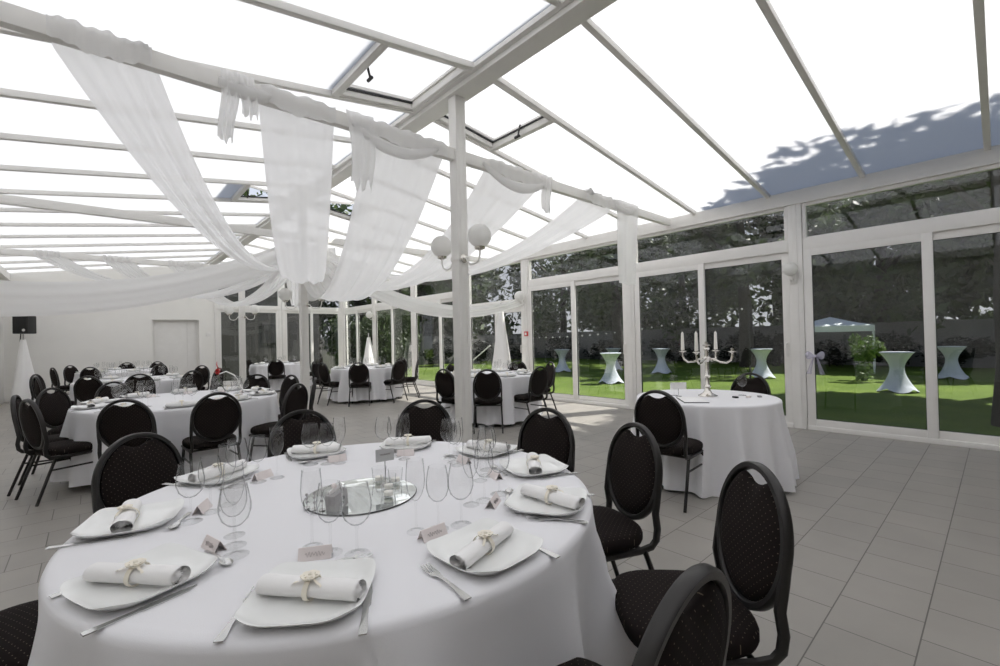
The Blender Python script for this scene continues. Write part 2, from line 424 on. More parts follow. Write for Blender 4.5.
def frame_rect(mb, P, u0, u1, z0, z1, w, d, bev=.004):
    """rectangular frame of bar width w and depth d in the wall plane P(u, off, z) -> point; axis: 'y' or 'x' plane"""
    axis, c = P
    def bx(ua, ub, za, zb):
        ctr = ((c, (ua + ub) / 2, (za + zb) / 2) if axis == 'y' else ((ua + ub) / 2, c, (za + zb) / 2))
        size = ((d, ub - ua, zb - za) if axis == 'y' else (ub - ua, d, zb - za)); mb.box(ctr, size, bev=bev)
    bx(u0, u0 + w, z0, z1); bx(u1 - w, u1, z0, z1); bx(u0 + w, u1 - w, z0, z0 + w); bx(u0 + w, u1 - w, z1 - w, z1)
def pane_rect(P, u0, u1, z0, z1, parent, name='pane'):
    axis, c = P
    ctr = ((c, (u0 + u1) / 2, (z0 + z1) / 2) if axis == 'y' else ((u0 + u1) / 2, c, (z0 + z1) / 2))
    size = ((.012, u1 - u0, z1 - z0) if axis == 'y' else (u1 - u0, .012, z1 - z0))
    off = parent_offset(parent); mb = MB().box(Vector(ctr) - off, size); return mb.build(name, M_pane, parent, smooth=False)
def parent_offset(o):
    v = Vector((0, 0, 0))
    while o: v = v + o.location; o = o.parent
    return v
def sub(mb, o):
    off = parent_offset(o); mb.v = [(x - off.x, y - off.y, z - off.z) for x, y, z in mb.v]; return mb

wn = 0
def handle(mb, x, y, z, sx=-1):
    mb.box((x, y, z), (.012, .03, .20), bev=.004); mb.tube([(x + sx * .0, y, z + .08), (x + sx * .045, y, z + .08), (x + sx * .045, y, z - .10)], .010, 8)
def side_module(y0, y1, zt0, zt1, mid, desc, slid=True):
    """one glazed bay between two posts: fixed pane over a transom, two sliding leaves below"""
    global wn; wn += 1
    w = structure(empty('window_%d' % wn, (XR, (y0 + y1) / 2, 0)), 'glazed bay', desc)
    P = ('y', XR)
    f = MB(); frame_rect(f, P, y0, y1, zt1 - .02, 3.175, .045, .08)
    f.box((XR, (y0 + y1) / 2, (zt0 + zt1) / 2), (.10, y1 - y0, zt1 - zt0), bev=.006)
    f.box((XR, (y0 + y1) / 2, .03), (.11, y1 - y0, .06), bev=.004)
    sub(f, w).build('frame', M_pvc, w, angle=40)
    pane_rect(P, y0 + .045, y1 - .045, zt1 + .025, 3.13, w, 'upper_pane')
    for (a, b, xo) in ((y0, mid + .05, .015), (mid - .05, y1, -.025)):
        s = MB(); frame_rect(s, ('y', XR + xo), a, b, .055, zt0 + .005, .10, .045)
        so = sub(s, w).build('sash', M_pvc, w, angle=40)
        pane_rect(('y', XR + xo), a + .10, b - .10, .155, zt0 - .095, so, 'pane')
        gk = MB(); frame_rect(gk, ('y', XR + xo - .004), a + .094, b - .094, .149, zt0 - .089, .010, .030, 0)
        sub(gk, so).build('gasket', M_gasket, so, smooth=False)
        if slid and a == y0 and xo > 0:
            hb = MB(); handle(hb, XR - .045, y0 + .045, 1.12); sub(hb, so).build('handle', M_pvc, so)
    return w
side_module(-3.3, -.83, 2.52, 2.67, -2.0, 'glazed bay of the side wall beside the camera')
side_module(-.65, 1.84, 2.52, 2.67, .57, 'large sliding glazed bay nearest the camera, facing the white cocktail table')
side_module(2.02, 4.51, 2.52, 2.67, 3.28, 'sliding glazed bay behind the candelabra table')
side_module(4.69, 7.24, 2.52, 2.67, 5.95, 'sliding glazed bay with sunlit floor at its foot')
side_module(7.42, 9.46, 2.08, 2.26, 8.36, 'glazed exit doors with a tall pane over a low transom')
side_module(9.64, 12.16, 2.52, 2.67, 10.8, 'glazed bay behind the nearest ridge column')
side_module(12.34, 14.81, 2.52, 2.67, 13.6, 'glazed bay last but one before the far corner')
side_module(14.99, YB - .1, 2.52, 2.67, 16.3, 'glazed bay ending at the far corner')

# rear glazing
def rear_module(x0, x1, mids, desc):
    global wn; wn += 1
    w = structure(empty('window_%d' % wn, ((x0 + x1) / 2, YB, 0)), 'glazed bay', desc)
    P = ('x', YB)
    f = MB(); f.box(((x0 + x1) / 2, YB, 2.63), (x1 - x0, .12, .16), bev=.006); f.box(((x0 + x1) / 2, YB, .03), (x1 - x0, .12, .06), bev=.004)
    for x in (x0 + .05, x1 - .05):
        top = zroof(x) - .03; f.box((x, YB, top / 2), (.11, .11, top), bev=.004)
    sub(f, w).build('frame', M_pvc, w, angle=40)
    z1a, z1b = zroof(x0 + .1) - .05, zroof(x1 - .1) - .05
    pm = MB().prism([(x0 + .1, YB - .006, 2.71), (x1 - .1, YB - .006, 2.71), (x1 - .1, YB - .006, z1b), (x0 + .1, YB - .006, z1a)], (0, .012, 0))
    sub(pm, w).build('gable_pane', M_pane, w, smooth=False)
    edges = [x0 + .10] + mids + [x1 - .10]
    for i in range(len(edges) - 1):
        a, b = edges[i] - (.04 if i else 0), edges[i + 1] + (.04 if i < len(edges) - 2 else 0)
        yo = YB + (-.02 if i % 2 else .02)
        s = MB(); frame_rect(s, ('x', yo), a, b, .055, 2.55, .085, .045)
        so = sub(s, w).build('sash', M_pvc, w, angle=40)
        pane_rect(('x', yo), a + .085, b - .085, .14, 2.465, so)
rear_module(GX0, 5.12, [3.80], 'rear glazed bay beside the plain rear wall')
rear_module(5.14, XR - .09, [6.20], 'rear glazed bay ending at the far corner post')

# small fittings
tag(MB().box((2.86, YB - .012, 1.72), (.13, .024, .13), bev=.008).build('light_switch', M_pvc), 'white wall switch on the rear wall between door and glazing', 'switch')
cp = empty('call_point', (XR - .075, 7.30, 1.46)); tag(cp, 'small red fire alarm call point on the white post by the exit doors', 'alarm')
MB().box((0, 0, 0), (.035, .11, .11), bev=.008).build('housing', M_redbox, cp); MB().box((-.019, 0, 0), (.006, .055, .055), bev=.002).build('press_plate', M_pvc, cp)

# ================================================================== CHAIRS
def ellipse(a, b, n, fn): return [fn(a * cos(2 * pi * j / n), b * sin(2 * pi * j / n)) for j in range(n)]
TILT = radians(9)
BC = Vector((0, -.225, .695))                   # centre of the oval back
def backpt(u, v, w=0.0):                        # u across, v up the back, w out of it towards the sitter
    return BC + Vector((u, -v * sin(TILT) + w * cos(TILT), v * cos(TILT) + w * sin(TILT)))
def superell(a, b, n, e):
    r = []
    for j in range(n):
        t = 2 * pi * j / n; c, s_ = cos(t), sin(t)
        r.append((math.copysign(abs(c) ** e, c) * a, math.copysign(abs(s_) ** e, s_) * b))
    return r
def make_chair():
    root = empty('banquet_chair')
    # seat cushion: wider at the front, domed
    rings = []
    for (k, z) in ((.90, .402), (.97, .408), (1.0, .425), (1.0, .448), (.975, .463), (.90, .474), (.72, .482), (.40, .487), (.05, .488)):
        rings.append([(x * k * (1 + .05 * y / .215), y * k + .02, z) for x, y in superell(.215, .215, 40, .62)])
    MB().loft(rings).build('seat', M_seatfab, root, angle=60)
    # padded oval back with the finger slot left open at its top
    n = 56; A, Bv = .186, .212
    def outline(k, w):
        r = []
        for j in range(n):
            a = 2 * pi * j / n; u, v = A * cos(a), Bv * sin(a)
            if v > 0 and abs(u) < .088: v = min(v, Bv * .985 - .040 * (1 - (u / .088) ** 2))
            r.append(backpt(u * k, v * k, w))
        return r
    pad = [outline(.02, .030), outline(.5, .028), outline(.8, .022), outline(.95, .013), outline(1.0, .002), outline(1.0, -.006), outline(.95, -.016), outline(.75, -.022), outline(.02, -.026)]
    MB().loft(pad).build('backrest', M_backfab, root, angle=60)
    # flat oval tube round the back, running down into the seat rails
    ring = ellipse(.200, .226, 56, lambda u, v: backpt(u, v))
    fm = MB().tube(ring, 1, 8, closed=True, sq=(.017, .013), up=backpt(0, 0, 1) - backpt(0, 0))
    for s in (-1, 1):
        p = [backpt(s * .200, .02), backpt(s * .203, -.07), backpt(s * .202, -.15), Vector((s * .200, -.212, .475)), Vector((s * .198, -.205, .425)), Vector((s * .196, -.18, .398)),
             Vector((s * .195, -.12, .388)), Vector((s * .195, .08, .388)), Vector((s * .195, .19, .392))]
        fm.tube(p, 1, 8, sq=(.016, .012), up=(s * .02, 1, .05))
    for y in (-.13, .15): fm.tube([(-.195, y, .388), (.195, y, .388)], .010, 8)
    fm.build('back_frame', M_chairmetal, root, angle=50)
    for s in (-1, 1):
        MB().tube([(s * .197, -.14, .39), (s * .203, -.20, .22), (s * .208, -.275, .0)], .0125, 8).build('leg', M_chairmetal, root)
        MB().tube([(s * .197, .14, .39), (s * .202, .17, .22), (s * .207, .205, .0)], .0125, 8).build('leg', M_chairmetal, root)
        MB().tube([(s * .201, -.185, .285), (s * .200, .158, .285)], .0085, 8).build('brace', M_chairmetal, root)
    return root
chair_proto = [make_chair(), True]
def chair(top, face, label, group, yaw=0.0, off=.30):
    """top: floor position under the top of the back; face: point the chair looks at"""
    d = Vector((face[0] - top[0], face[1] - top[1])); a = atan2(-d.x, d.y) + radians(yaw)
    f = Vector((-sin(a), cos(a)))
    if chair_proto[1]: o = chair_proto[0]; chair_proto[1] = False
    else: o = dup(chair_proto[0])
    o.location = (top[0] + f.x * off, top[1] + f.y * off, 0); o.rotation_euler = (0, 0, a)
    return tag(o, label, 'chair', group)

# ================================================================== TABLES AND CLOTHS
ZT = .76
def cloth_mesh(r, zt, zh, flare, nf, amp, seed, bulges=()):
    R = random.Random(seed); n = 192
    ph = [R.uniform(0, 2 * pi) for _ in range(6)]
    mb = MB(); prof = []
    rings = [[(0.001 * cos(2 * pi * j / n), .001 * sin(2 * pi * j / n), zt) for j in range(n)]]
    for q in (.4, .8, .96): rings.append([(r * q * cos(2 * pi * j / n), r * q * sin(2 * pi * j / n), zt) for j in range(n)])
    for (dr, dz) in ((.985, -.001), (1.0, -.008), (1.006, -.022)):
        rings.append([(r * dr * cos(2 * pi * j / n), r * dr * sin(2 * pi * j / n), zt + dz) for j in range(n)])
    H = zt - .022 - zh; K = 14
    for i in range(1, K + 1):
        t = i / K; row = []
        for j in range(n):
            a = 2 * pi * j / n
            w = sin(nf * a + ph[0] + .9 * sin(3 * a + ph[1])) + .5 * sin((nf * 1.6 // 1) * a + ph[2]) + .35 * sin(5 * a + ph[3])
            w = w / 1.5; g = min(1, t * 1.5) ** .9 * (.75 + .25 * t)
            ridge = max(0, .5 + .5 * w) ** 1.7
            rr = r * 1.004 + flare * t + amp * g * (ridge - .30)
            for (ba, bw, bz, bh, bamp) in bulges:
                da = (a - ba + pi) % (2 * pi) - pi; z = zt - .022 - H * t
                rr += bamp * math.exp(-(da / bw) ** 2) * math.exp(-((z - bz) / bh) ** 2)
            z = zt - .022 - H * t + (.012 * sin(4 * a + ph[4]) if i == K else 0)
            row.append((rr * cos(a), rr * sin(a), max(z, .006)))
        rings.append(row)
    mb.loft(rings, cap=False)
    return mb
def round_table(c, r, label, clabel, seed, zh=.06, flare=.03, nf=17, amp=.14, bulges=()):
    t = empty('round_table', (c[0], c[1], 0)); tag(t, label, 'table')
    MB().lathe([(0.001, ZT - .035), (r - .012, ZT - .035), (r - .004, ZT - .03), (r - .004, ZT - .012), (r - .01, ZT - .006), (0.001, ZT - .006)], 64).build('tabletop', M_wood, t)
    for k in range(4):
        a = pi / 4 + k * pi / 2; MB().tube([(r * .55 * cos(a), r * .55 * sin(a), ZT - .035), (r * .62 * cos(a), r * .62 * sin(a), 0)], .016, 8).build('leg', M_chairmetal, t)
    cl = cloth_mesh(r, ZT, zh, flare, nf, amp, seed, bulges).build('tablecloth', M_cloth, None, angle=80)
    cl.location = (c[0], c[1], 0); tag(cl, clabel, 'tablecloth')
    return t
T1, R1 = (.82, 1.78), .927
T2, R2 = (.79, 6.38), .97
T3, R3 = (.65, 10.95), .93
T4, R4 = (.62, 15.35), .93
T5, R5 = (5.08, 5.92), .80
T6, R6 = (4.85, 10.17), .78
T7, R7 = (4.20, 14.5), .80
T8, R8 = (4.46, 1.96), .64
round_table(T1, R1, 'large round banquet table under the cloth in front of the camera', 'white cloth on the big front table laid for ten', 3, .08, .02, 13, .17,
            bulges=[(radians(-52), .16, .30, .16, .085), (radians(-30), .14, .40, .18, .05)])
round_table(T2, R2, 'round banquet table under the cloth with the red bloom', 'white cloth on the table with the red bloom centrepiece', 5)
round_table(T3, R3, 'round banquet table in the plain wall row, second from the rear wall', 'white cloth on the middle table of the row along the plain wall', 6)
round_table(T4, R4, 'round banquet table right before the rear wall door', 'white cloth on the table in front of the recessed rear door', 8)
round_table(T5, R5, 'round banquet table in front of the glazed exit doors', 'white cloth on the table behind the nearest column', 9)
round_table(T6, R6, 'round banquet table between the second column and the garden glazing', 'white cloth on the table beyond the second column towards the garden', 11)
round_table(T7, R7, 'round banquet table before the rear glazing', 'white cloth on the small far table before the rear glazing', 12)
round_table(T8, R8, 'small round table carrying the candelabra', 'floor-length white cloth on the candelabra table', 14, .012, .06, 18, .13)

def ring(c, r, deg): return (c[0] + r * cos(radians(deg)), c[1] + r * sin(radians(deg)))
G1 = 'chairs around the front table'
chair((2.19, 1.95), T1, 'dark dotted chair at the front table nearest the garden doors', G1)
chair((2.10, 1.24), T1, 'dark dotted chair with back and seat in full view beside the front table', G1)
chair((1.72, .54), T1, 'large dotted chair with brown seat just right of the front table cloth', G1, yaw=11)
chair((.84, .36), T1, 'cropped chair closest to the camera, its oval back seen at a slant', G1)
chair((1.89, 2.96), T1, 'dark chair behind the front table at the foot of the nearest column', G1)
chair((1.05, 3.20), T1, 'dark chair behind the front table, between the rolled napkins and the second table', G1)
chair((.15, 3.05), T1, 'large dotted chair back rising behind the upper left edge of the front table', G1)
chair(ring(T1, 1.36, 159), T1, 'chair cut off by the lower left corner of the photo, only its seat in view', G1)
G2 = 'chairs around the table with the red bloom'
chair((.19, 5.03), T2, 'black chair pushed up to the red bloom table, behind the big one', G2)
chair((.88, 4.92), T2, 'black oval-backed chair squarely in front of the red bloom table', G2)
chair((-.60, 6.50), T2, 'outermost chair by the plain wall side of the red bloom table, seen edge on', G2)
chair((-.47, 5.87), T2, 'dark chair in full profile on the aisle left of the red bloom table', G2)
chair((-.38, 7.35), T2, 'brownish chair facing the room from the far left of the red bloom table', G2)
chair((.19, 7.80), T2, 'dark chair on the far side of the red bloom table, behind its wine glasses', G2)
chair((1.84, 7.39), T2, 'dark chair beyond the red bloom table, below the rear glazing', G2)
chair((2.14, 6.75), T2, 'dark chair at the red bloom table just left of the second column', G2)
chair((1.71, 5.18), T2, 'dark chair at the right of the red bloom table, tallest of that side', G2)
chair((2.15, 5.85), T2, 'chair seen exactly edge on right of the red bloom table', G2)
G3 = 'chairs around the middle table of the plain wall row'
for p, l in (((.58, 9.46), 'black chair behind wine glasses, near side of the middle plain wall table'),
             ((-.07, 9.75), 'broad black chair at the near left of the middle plain wall table'),
             ((1.36, 9.63), 'black chair right of the wine glasses at the middle plain wall table'),
             ((1.86, 10.1), 'dark chair directly behind the red bloom'),
             ((-.72, 10.6), 'dark chair at the middle plain wall table, in front of the speaker cover'),
             ((-.78, 11.5), 'dark chair left of the middle plain wall table, beside the speaker cover'),
             ((1.85, 11.9), 'dark chair half hidden on the far right of the middle plain wall table')):
    chair(p, T3, l, G3)
G4 = 'chairs around the table before the rear door'
for p, l in (((-.72, 14.9), 'small far chair nearest the speaker at the rear door table'), ((-.45, 16.25), 'far chair close to the rear wall, left of the rear door table'),
             ((-.05, 14.1), 'black far chair at the near left of the rear door table'), ((.75, 16.75), 'far chair against the rear wall left of the door'),
             ((1.45, 16.5), 'far chair against the rear wall in front of the door'), ((1.3, 14.15), 'far chair at the near right of the rear door table')):
    chair(p, T4, l, G4)
G5 = 'chairs around the table behind the nearest column'
for p, l in (((3.94, 5.70), 'black chair half hidden by the nearest column, on its left'), ((4.22, 4.97), 'black oval chair back just right of the nearest column'),
             ((5.12, 4.72), 'dark chair in profile at the garden end of the table behind the nearest column'), ((6.2, 5.45), 'dark chair behind the profile chair, close to the sunlit doors'),
             ((5.25, 7.2), 'far chair of the table behind the nearest column, left of that column'), ((6.3, 6.45), 'far chair of the table behind the nearest column, by the white cone cover')):
    chair(p, T5, l, G5)
G6 = 'chairs around the table beyond the second column'
for p, l in (((4.18, 9.12), 'black chair squarely before the table beyond the second column'), ((5.16, 9.05), 'round-backed black chair at the near right of the table beyond the second column'),
             ((3.72, 10.0), 'dark profile chair right of the second column'), ((3.95, 11.1), 'dark chair just right of the second column, behind the profile one'),
             ((6.1, 10.6), 'far dark chair beyond the second column towards the garden'), ((5.9, 9.45), 'slanting dark chair alone near the glazing beyond the second column')):
    chair(p, T6, l, G6)
G7 = 'chairs around the far table before the rear glazing'
for p, l in (((3.75, 13.35), 'small black chair squarely before the far rear glazing table'), ((3.12, 14.3), 'small dark chair at the left of the far rear glazing table'),
             ((3.5, 15.5), 'small chair behind the far rear glazing table, on its left'), ((5.2, 13.8), 'small dark chair at the right of the far rear glazing table'),
             ((5.2, 15.3), 'small chair behind the far rear glazing table, close to the corner')):
    chair(p, T7, l, G7)
chair((3.34, 1.87), T8, 'dark chair with its seat towards the candelabra table, in front of it', 'chairs at the candelabra table')
chair((5.47, 1.87), T8, 'dark chair behind the candelabra table, against the garden view', 'chairs at the candelabra table')

# ================================================================== PLACE SETTINGS
def make_plate():
    mb = MB(); n = 64
    def sq(k, z, lift=0.0):
        r = []
        for j in range(n):
            a = 2 * pi * j / n; c, s = cos(a), sin(a); e = .46
            x = math.copysign(abs(c) ** e, c) * .140 * k; y = math.copysign(abs(s) ** e, s) * .140 * k
            corner = (abs(c * s) * 2) ** 2
            r.append((x, y, z + lift * corner))
        return r
    mb.loft([sq(.60, 0), (sq(.62, .001)), sq(.86, .008, .002), sq(.985, .019, .008), sq(1.0, .0225, .010), sq(.985, .0225, .010), sq(.86, .0125, .003), sq(.66, .006), sq(.3, .005), sq(.02, .005)])
    return mb
def make_napkin():
    """loosely rolled napkin with a visible spiral at its ends"""
    mb = MB(); L = .125; turns = 4.62; N = 110
    def sp(t, off):
        a = t * turns * 2 * pi; r = .003 + .025 * t
        return (r * 1.15 * cos(a), .0235 + r * .85 * sin(a))
    def fn(u, v):
        y, z = sp(v, 0); x = -L + 2 * L * u
        if v > .96: z -= 0; y += .006 * (v - .96) / .04
        squeeze = 1 - .10 * math.exp(-((u - .5) / .10) ** 2)
        return (x + .004 * sin(v * 25), y * squeeze, .0235 + (z - .0235) * squeeze)
    mb.grid(fn, 16, N); return mb
def make_ribbon():
    mb = MB()
    mb.tube([(0, .029 * 1.15 * cos(2 * pi * k / 20), .0235 + .0265 * sin(2 * pi * k / 20)) for k in range(20)], 1, 6, closed=True, sq=(.007, .0012), up=(1, 0, 0))
    R = random.Random(2)
    for k in range(7):
        a = 2 * pi * k / 7; c = (.013 * cos(a), .013 * sin(a) - .006, .053)
        mb.lathe([(.0001, -.004), (.008, -.001), (.0105, .004), (.009, .0045), (.0001, .0005)], 10, c)
    mb.sphere((0, -.006, .056), .006, 10, 6)
    for s in (-1, 1): mb.grid(lambda u, v, s=s: (s * (.008 + .03 * u), -.012 - .012 * u + .008 * (v - .5), .051 - .012 * u * u + .002 * sin(9 * u)), 6, 2)
    return mb
def make_fork():
    mb = MB()
    mb.loft([[(x, y, z) for x, z in ((-w, h), (w, h), (w, h + .002), (-w, h + .002))] for (y, w, h) in ((-.10, .0095, .002), (-.085, .0105, .002), (-.05, .006, .005), (0, .0045, .008), (.03, .006, .006), (.045, .012, .004), (.06, .0135, .003))])
    for k in range(4):
        x = -.0118 + k * .0079; mb.loft([[(x + dx * w, y, z + dz) for dx, dz in ((-1, 0), (1, 0), (1, .002), (-1, .002))] for (y, w, z) in ((.058, .0024, .003), (.085, .0020, .004), (.104, .0012, .008))])
    return mb
def make_knife():
    return MB().loft([[(x, y, z) for x, z in ((-w + o, .001), (w + o, .001), (w + o, .004), (-w + o, .004))] for (y, w, o) in ((-.115, .0085, 0), (-.108, .0095, 0), (-.05, .007, 0), (-.015, .0065, 0), (-.005, .010, .001), (.05, .0105, .001), (.09, .0085, 0), (.112, .0015, -.005))])
def make_spoon():
    mb = MB()
    mb.loft([[(x, y, z) for x, z in ((-w, h), (w, h), (w, h + .002), (-w, h + .002))] for (y, w, h) in ((-.085, .0075, .001), (-.07, .008, .002), (-.03, .0042, .005), (.01, .0036, .008), (.03, .005, .006), (.035, .009, .005))])
    def fn(u, v):
        a = 2 * pi * v; r = u; return (.0165 * r * cos(a), .058 + .027 * r * sin(a), .002 + .007 * r * r)
    mb.grid(fn, 6, 24); return mb
def make_card():
    mb = MB(); w, h, t = .045, .032, .0012; s = .018
    for sg in (-1, 1):
        mb.prism([(-w, sg * s, 0), (w, sg * s, 0), (w, 0, h), (-w, 0, h)], (0, sg * t, 0))
    return mb
def make_scribble():
    mb = MB(); pts = []
    for k in range(41):
        u = k / 40; x = -.026 + .052 * u; q = .45 + .20 * sin(u * 38) * (.4 + .6 * abs(sin(u * 7)))
        pts.append((x, -.0197 + .018 * q, .032 * q + .0009))
    mb.tube(pts, .00045, 4); return mb
def glass_bowl(prof_out, stem_h, foot_r):
    """thin-walled stemmed glass: bowl wall, then stem and foot"""
    return MB().lathe(prof_out, 28)
def make_bowl(kind):
    mb = MB()
    if kind == 'flute': p = [(.004, .100), (.012, .106), (.022, .122), (.029, .145), (.0315, .170), (.030, .200), (.0275, .232)]
    elif kind == 'white': p = [(.004, .090), (.018, .096), (.031, .112), (.0375, .135), (.0375, .158), (.034, .182), (.0295, .205)]
    else: p = [(.004, .085), (.020, .091), (.036, .108), (.0435, .132), (.0435, .152), (.039, .178), (.0335, .205)]
    inner = [(max(r - .0011, .0005), z + (.0015 if i == 0 else 0)) for i, (r, z) in enumerate(p)]
    rt_, zt_ = p[-1]; prof = p + [(rt_ + .0007, zt_ + .0006), (rt_ + .0006, zt_ + .0016), (rt_ - .0006, zt_ + .0021), (rt_ - .0017, zt_ + .0014), (rt_ - .0018, zt_ + .0005)] + inner[::-1]
    prof = [(1e-6, p[0][1] - .001)] + prof + [(1e-6, inner[0][1])]
    # smooth the wall with a finer profile
    return mb.lathe(prof, 32)
def make_stem(kind):
    h = {'flute': .101, 'white': .091, 'red': .086}[kind]; r = {'flute': .031, 'white': .034, 'red': .036}[kind]
    return MB().lathe([(r, .0005), (r, .0018), (r * .7, .0030), (.010, .006), (.0045, .014), (.0035, .030), (.0033, h - .02), (.0048, h - .004), (.0055, h)], 28)

ME = dict(plate=make_plate().mesh('plate', angle=50), napkin=make_napkin().mesh('napkin', angle=70), ribbon=make_ribbon().mesh('ribbon_bow', angle=60),
          fork=make_fork().mesh('fork', angle=40), knife=make_knife().mesh('knife', angle=40), spoon=make_spoon().mesh('spoon', angle=60),
          card=make_card().mesh('place_card', smooth=False), scribble=make_scribble().mesh('handwriting'))
for k in ('flute', 'white', 'red'):
    ME['bowl_' + k] = make_bowl(k).mesh('bowl', angle=60); ME['stem_' + k] = make_stem(k).mesh('stem', angle=60)
    ME['bowl_' + k].materials.append(M_glass); ME['stem_' + k].materials.append(M_glass)
for k, m in (('plate', M_china), ('napkin', M_napkin), ('ribbon', M_ribbon), ('fork', M_steel), ('knife', M_steel), ('spoon', M_steel), ('card', M_card), ('scribble', M_ink)): ME[k].materials.append(m)

def put(key, name, pos, rz, label, cat, group, child=None):
    o = link(name, ME[key]); o.location = pos; o.rotation_euler = (0, 0, rz); tag(o, label, cat, group)
    if child: link(child[1], ME[child[0]], o)
    return o
GN = {'flute': ('champagne_flute', 'slender tulip-shaped flute', 'champagne flute'), 'white': ('wine_glass', 'medium wine glass', 'wine glass'), 'red': ('wine_glass', 'widest wine glass', 'wine glass')}
def put_glass(kind, pos, rz, label, group, parts=True):
    e = empty(GN[kind][0], pos, rz); tag(e, label, GN[kind][2], group)
    link('bowl', ME['bowl_' + kind], e); link('stem', ME['stem_' + kind], e); return e

def setting(c, r, deg, where, grp, zt=ZT, full=True, nap=0.0, seed=0, layout=None):
    """everything in front of one seat; u to the sitter's right, v towards the table centre"""
    R = random.Random(seed); a = radians(deg)
    ex = Vector((cos(a), sin(a), 0)); v = -ex; u = Vector((v.y, -v.x, 0))
    rz = atan2(u.y, u.x)
    base = Vector((c[0], c[1], zt)) + ex * (r - .155)
    P = lambda du, dv, dz=0: tuple(base + u * du + v * dv + Vector((0, 0, dz)))
    j = lambda s: R.uniform(-s, s)
    one = lambda s: s.format(where) if '{}' in s else s
    L = lambda what: what + ' ' + where
    put('plate', 'plate', P(j(.006), j(.006), .0005), rz + radians(j(4)), L('square white plate'), 'plate', grp and grp + ' plates')
    nk = put('napkin', 'napkin', P(j(.008), -.005 + j(.012), .0075), rz + radians(nap if nap else j(14)), L('rolled white napkin with cream bow'), 'napkin', grp and grp + ' napkins', ('ribbon', 'ribbon_bow'))
    if full:
        put('fork', 'fork', P((-.172 if -95 < deg < -80 else -.138) + j(.006), -.045 + j(.01), 0), rz + radians(j(5)), L('steel fork'), 'fork', grp and grp + ' forks')
        put('knife', 'knife', P(.136 + j(.006), -.05 + j(.01), 0), rz + radians(j(5)), L('steel knife'), 'knife', grp and grp + ' knives')
        put('spoon', 'spoon', P(.045 + j(.01), .165 + j(.008), 0), rz + radians(-90 + j(12)), L('dessert spoon'), 'spoon', grp and grp + ' spoons')
        put('card', 'place_card', P(-.045 + j(.012), .205 + j(.008), .0005), rz + radians(j(14)), L('folded rose place card'), 'place card', grp and grp + ' place cards', ('scribble', 'handwriting'))
    lay = layout or {'flute': (-.06, .275), 'white': (.0, .235), 'red': (.075, .200)}
    for k in (('flute', 'white', 'red') if full else ('flute', 'red')):
        du, dv = lay[k]
        put_glass(k, P(du + j(.008), dv + j(.008), .0005), R.uniform(0, 6), L(GN[k][1]), grp and grp + (' flutes' if k == 'flute' else ' wine glasses'))
W = [(159, 'at the left edge of the front table', 12), (-160, 'at the lower left of the front table', 21), (-124, 'at the front table nearest the camera', -17), (-89, 'at the lower right of the front table', 16),
     (-57, 'at the front table, before the brown-seated chair', 62), (-23, 'at the front table, facing the candelabra table', -20), (8, 'at the front table, between column and garden doors', 0),
     (46, 'at the front table, closest to the nearest column', 10), (83, 'at the far side of the front table', -30), (120, 'at the upper left of the front table', 0)]
for i, (dg, wh, nap) in enumerate(W):
    setting(T1, R1, dg, wh, None, nap=nap, seed=20 + i)
# further tables: same things, told apart only by the table they stand on
for (c, r, n, a0, where, grp, full) in ((T2, R2, 10, 10, 'on the table with the red bloom', 'red bloom table', True), (T3, R3, 9, 0, 'on the middle plain wall table', 'middle plain wall table', False),
                                        (T4, R4, 8, 12, 'on the table before the rear door', 'rear door table', False), (T5, R5, 8, 30, 'on the table behind the nearest column', 'column table', False),
                                        (T6, R6, 8, 5, 'on the table beyond the second column', 'second column table', False), (T7, R7, 6, 5, 'on the far rear glazing table', 'rear glazing table', False)):
    for k in range(n): setting(c, r, a0 + 360 * k / n, where, grp, full=full, seed=200 + k)

# ---------------------------------------------------------------- centre of the front table
MC = (.80, 1.735)
mir = empty('mirror_tray', (MC[0], MC[1], ZT)); mir.scale = (.93, .93, 1); tag(mir, 'round mirror tray in the middle of the front table', 'mirror')
MB().lathe([(.0001, .0005), (.228, .0005), (.232, .003), (.230, .0062), (.226, .0066), (.0001, .0066)], 72).build('mirror_glass', M_mirror, mir)
MB().tube([(.231 * cos(2 * pi * k / 72), .231 * sin(2 * pi * k / 72), .0035) for k in range(72)], .0028, 6, closed=True).build('rim', M_chairmetal, mir)
gz = ZT + .007
gb = empty('gift_box', (.665, 1.655, gz), radians(32)); tag(gb, 'small grey gift box with two dark buttons on the mirror tray', 'gift box')
MB().box((0, 0, .032), (.075, .045, .064), Matrix.Rotation(radians(-8), 3, 'Y'), .004).build('box_body', M_greycard, gb)
for (x, z) in ((.004, .040), (-.002, .022)): MB().lathe([(.0001, 0), (.007, 0), (.007, .003), (.0001, .004)], 14).build('button', M_gasket, gb).matrix_local = Matrix.Translation((x, -.024, z)) @ Matrix.Rotation(radians(90), 4, 'X')
MB().box((.0, .004, .072), (.070, .004, .016), Matrix.Rotation(radians(-14), 3, 'Y')).build('ribbon', M_napkin, gb)
MB().sphere((-.005, .006, .083), .010, 12, 8).build('knob', M_card, gb)
for k, (x, y, h) in enumerate(((.60, 1.70, .06), (.618, 1.672, .075), (.585, 1.735, .05))):
    b = empty('bead_pick', (x, y, gz)); tag(b, ['short dark bead stick left of the gift box', 'tall dark bead stick against the gift box', 'dark bead stick at the rim of the mirror tray'][k], 'table decoration')
    MB().lathe([(.012, 0), (.012, .004), (.002, .006), (.0018, h - .006), (.0018, h)], 12).build('stick', M_steel, b)
    for q in range(3): MB().sphere((0, 0, h * (.45 + .27 * q)), .0052, 12, 8).build('bead', M_greycard, b)
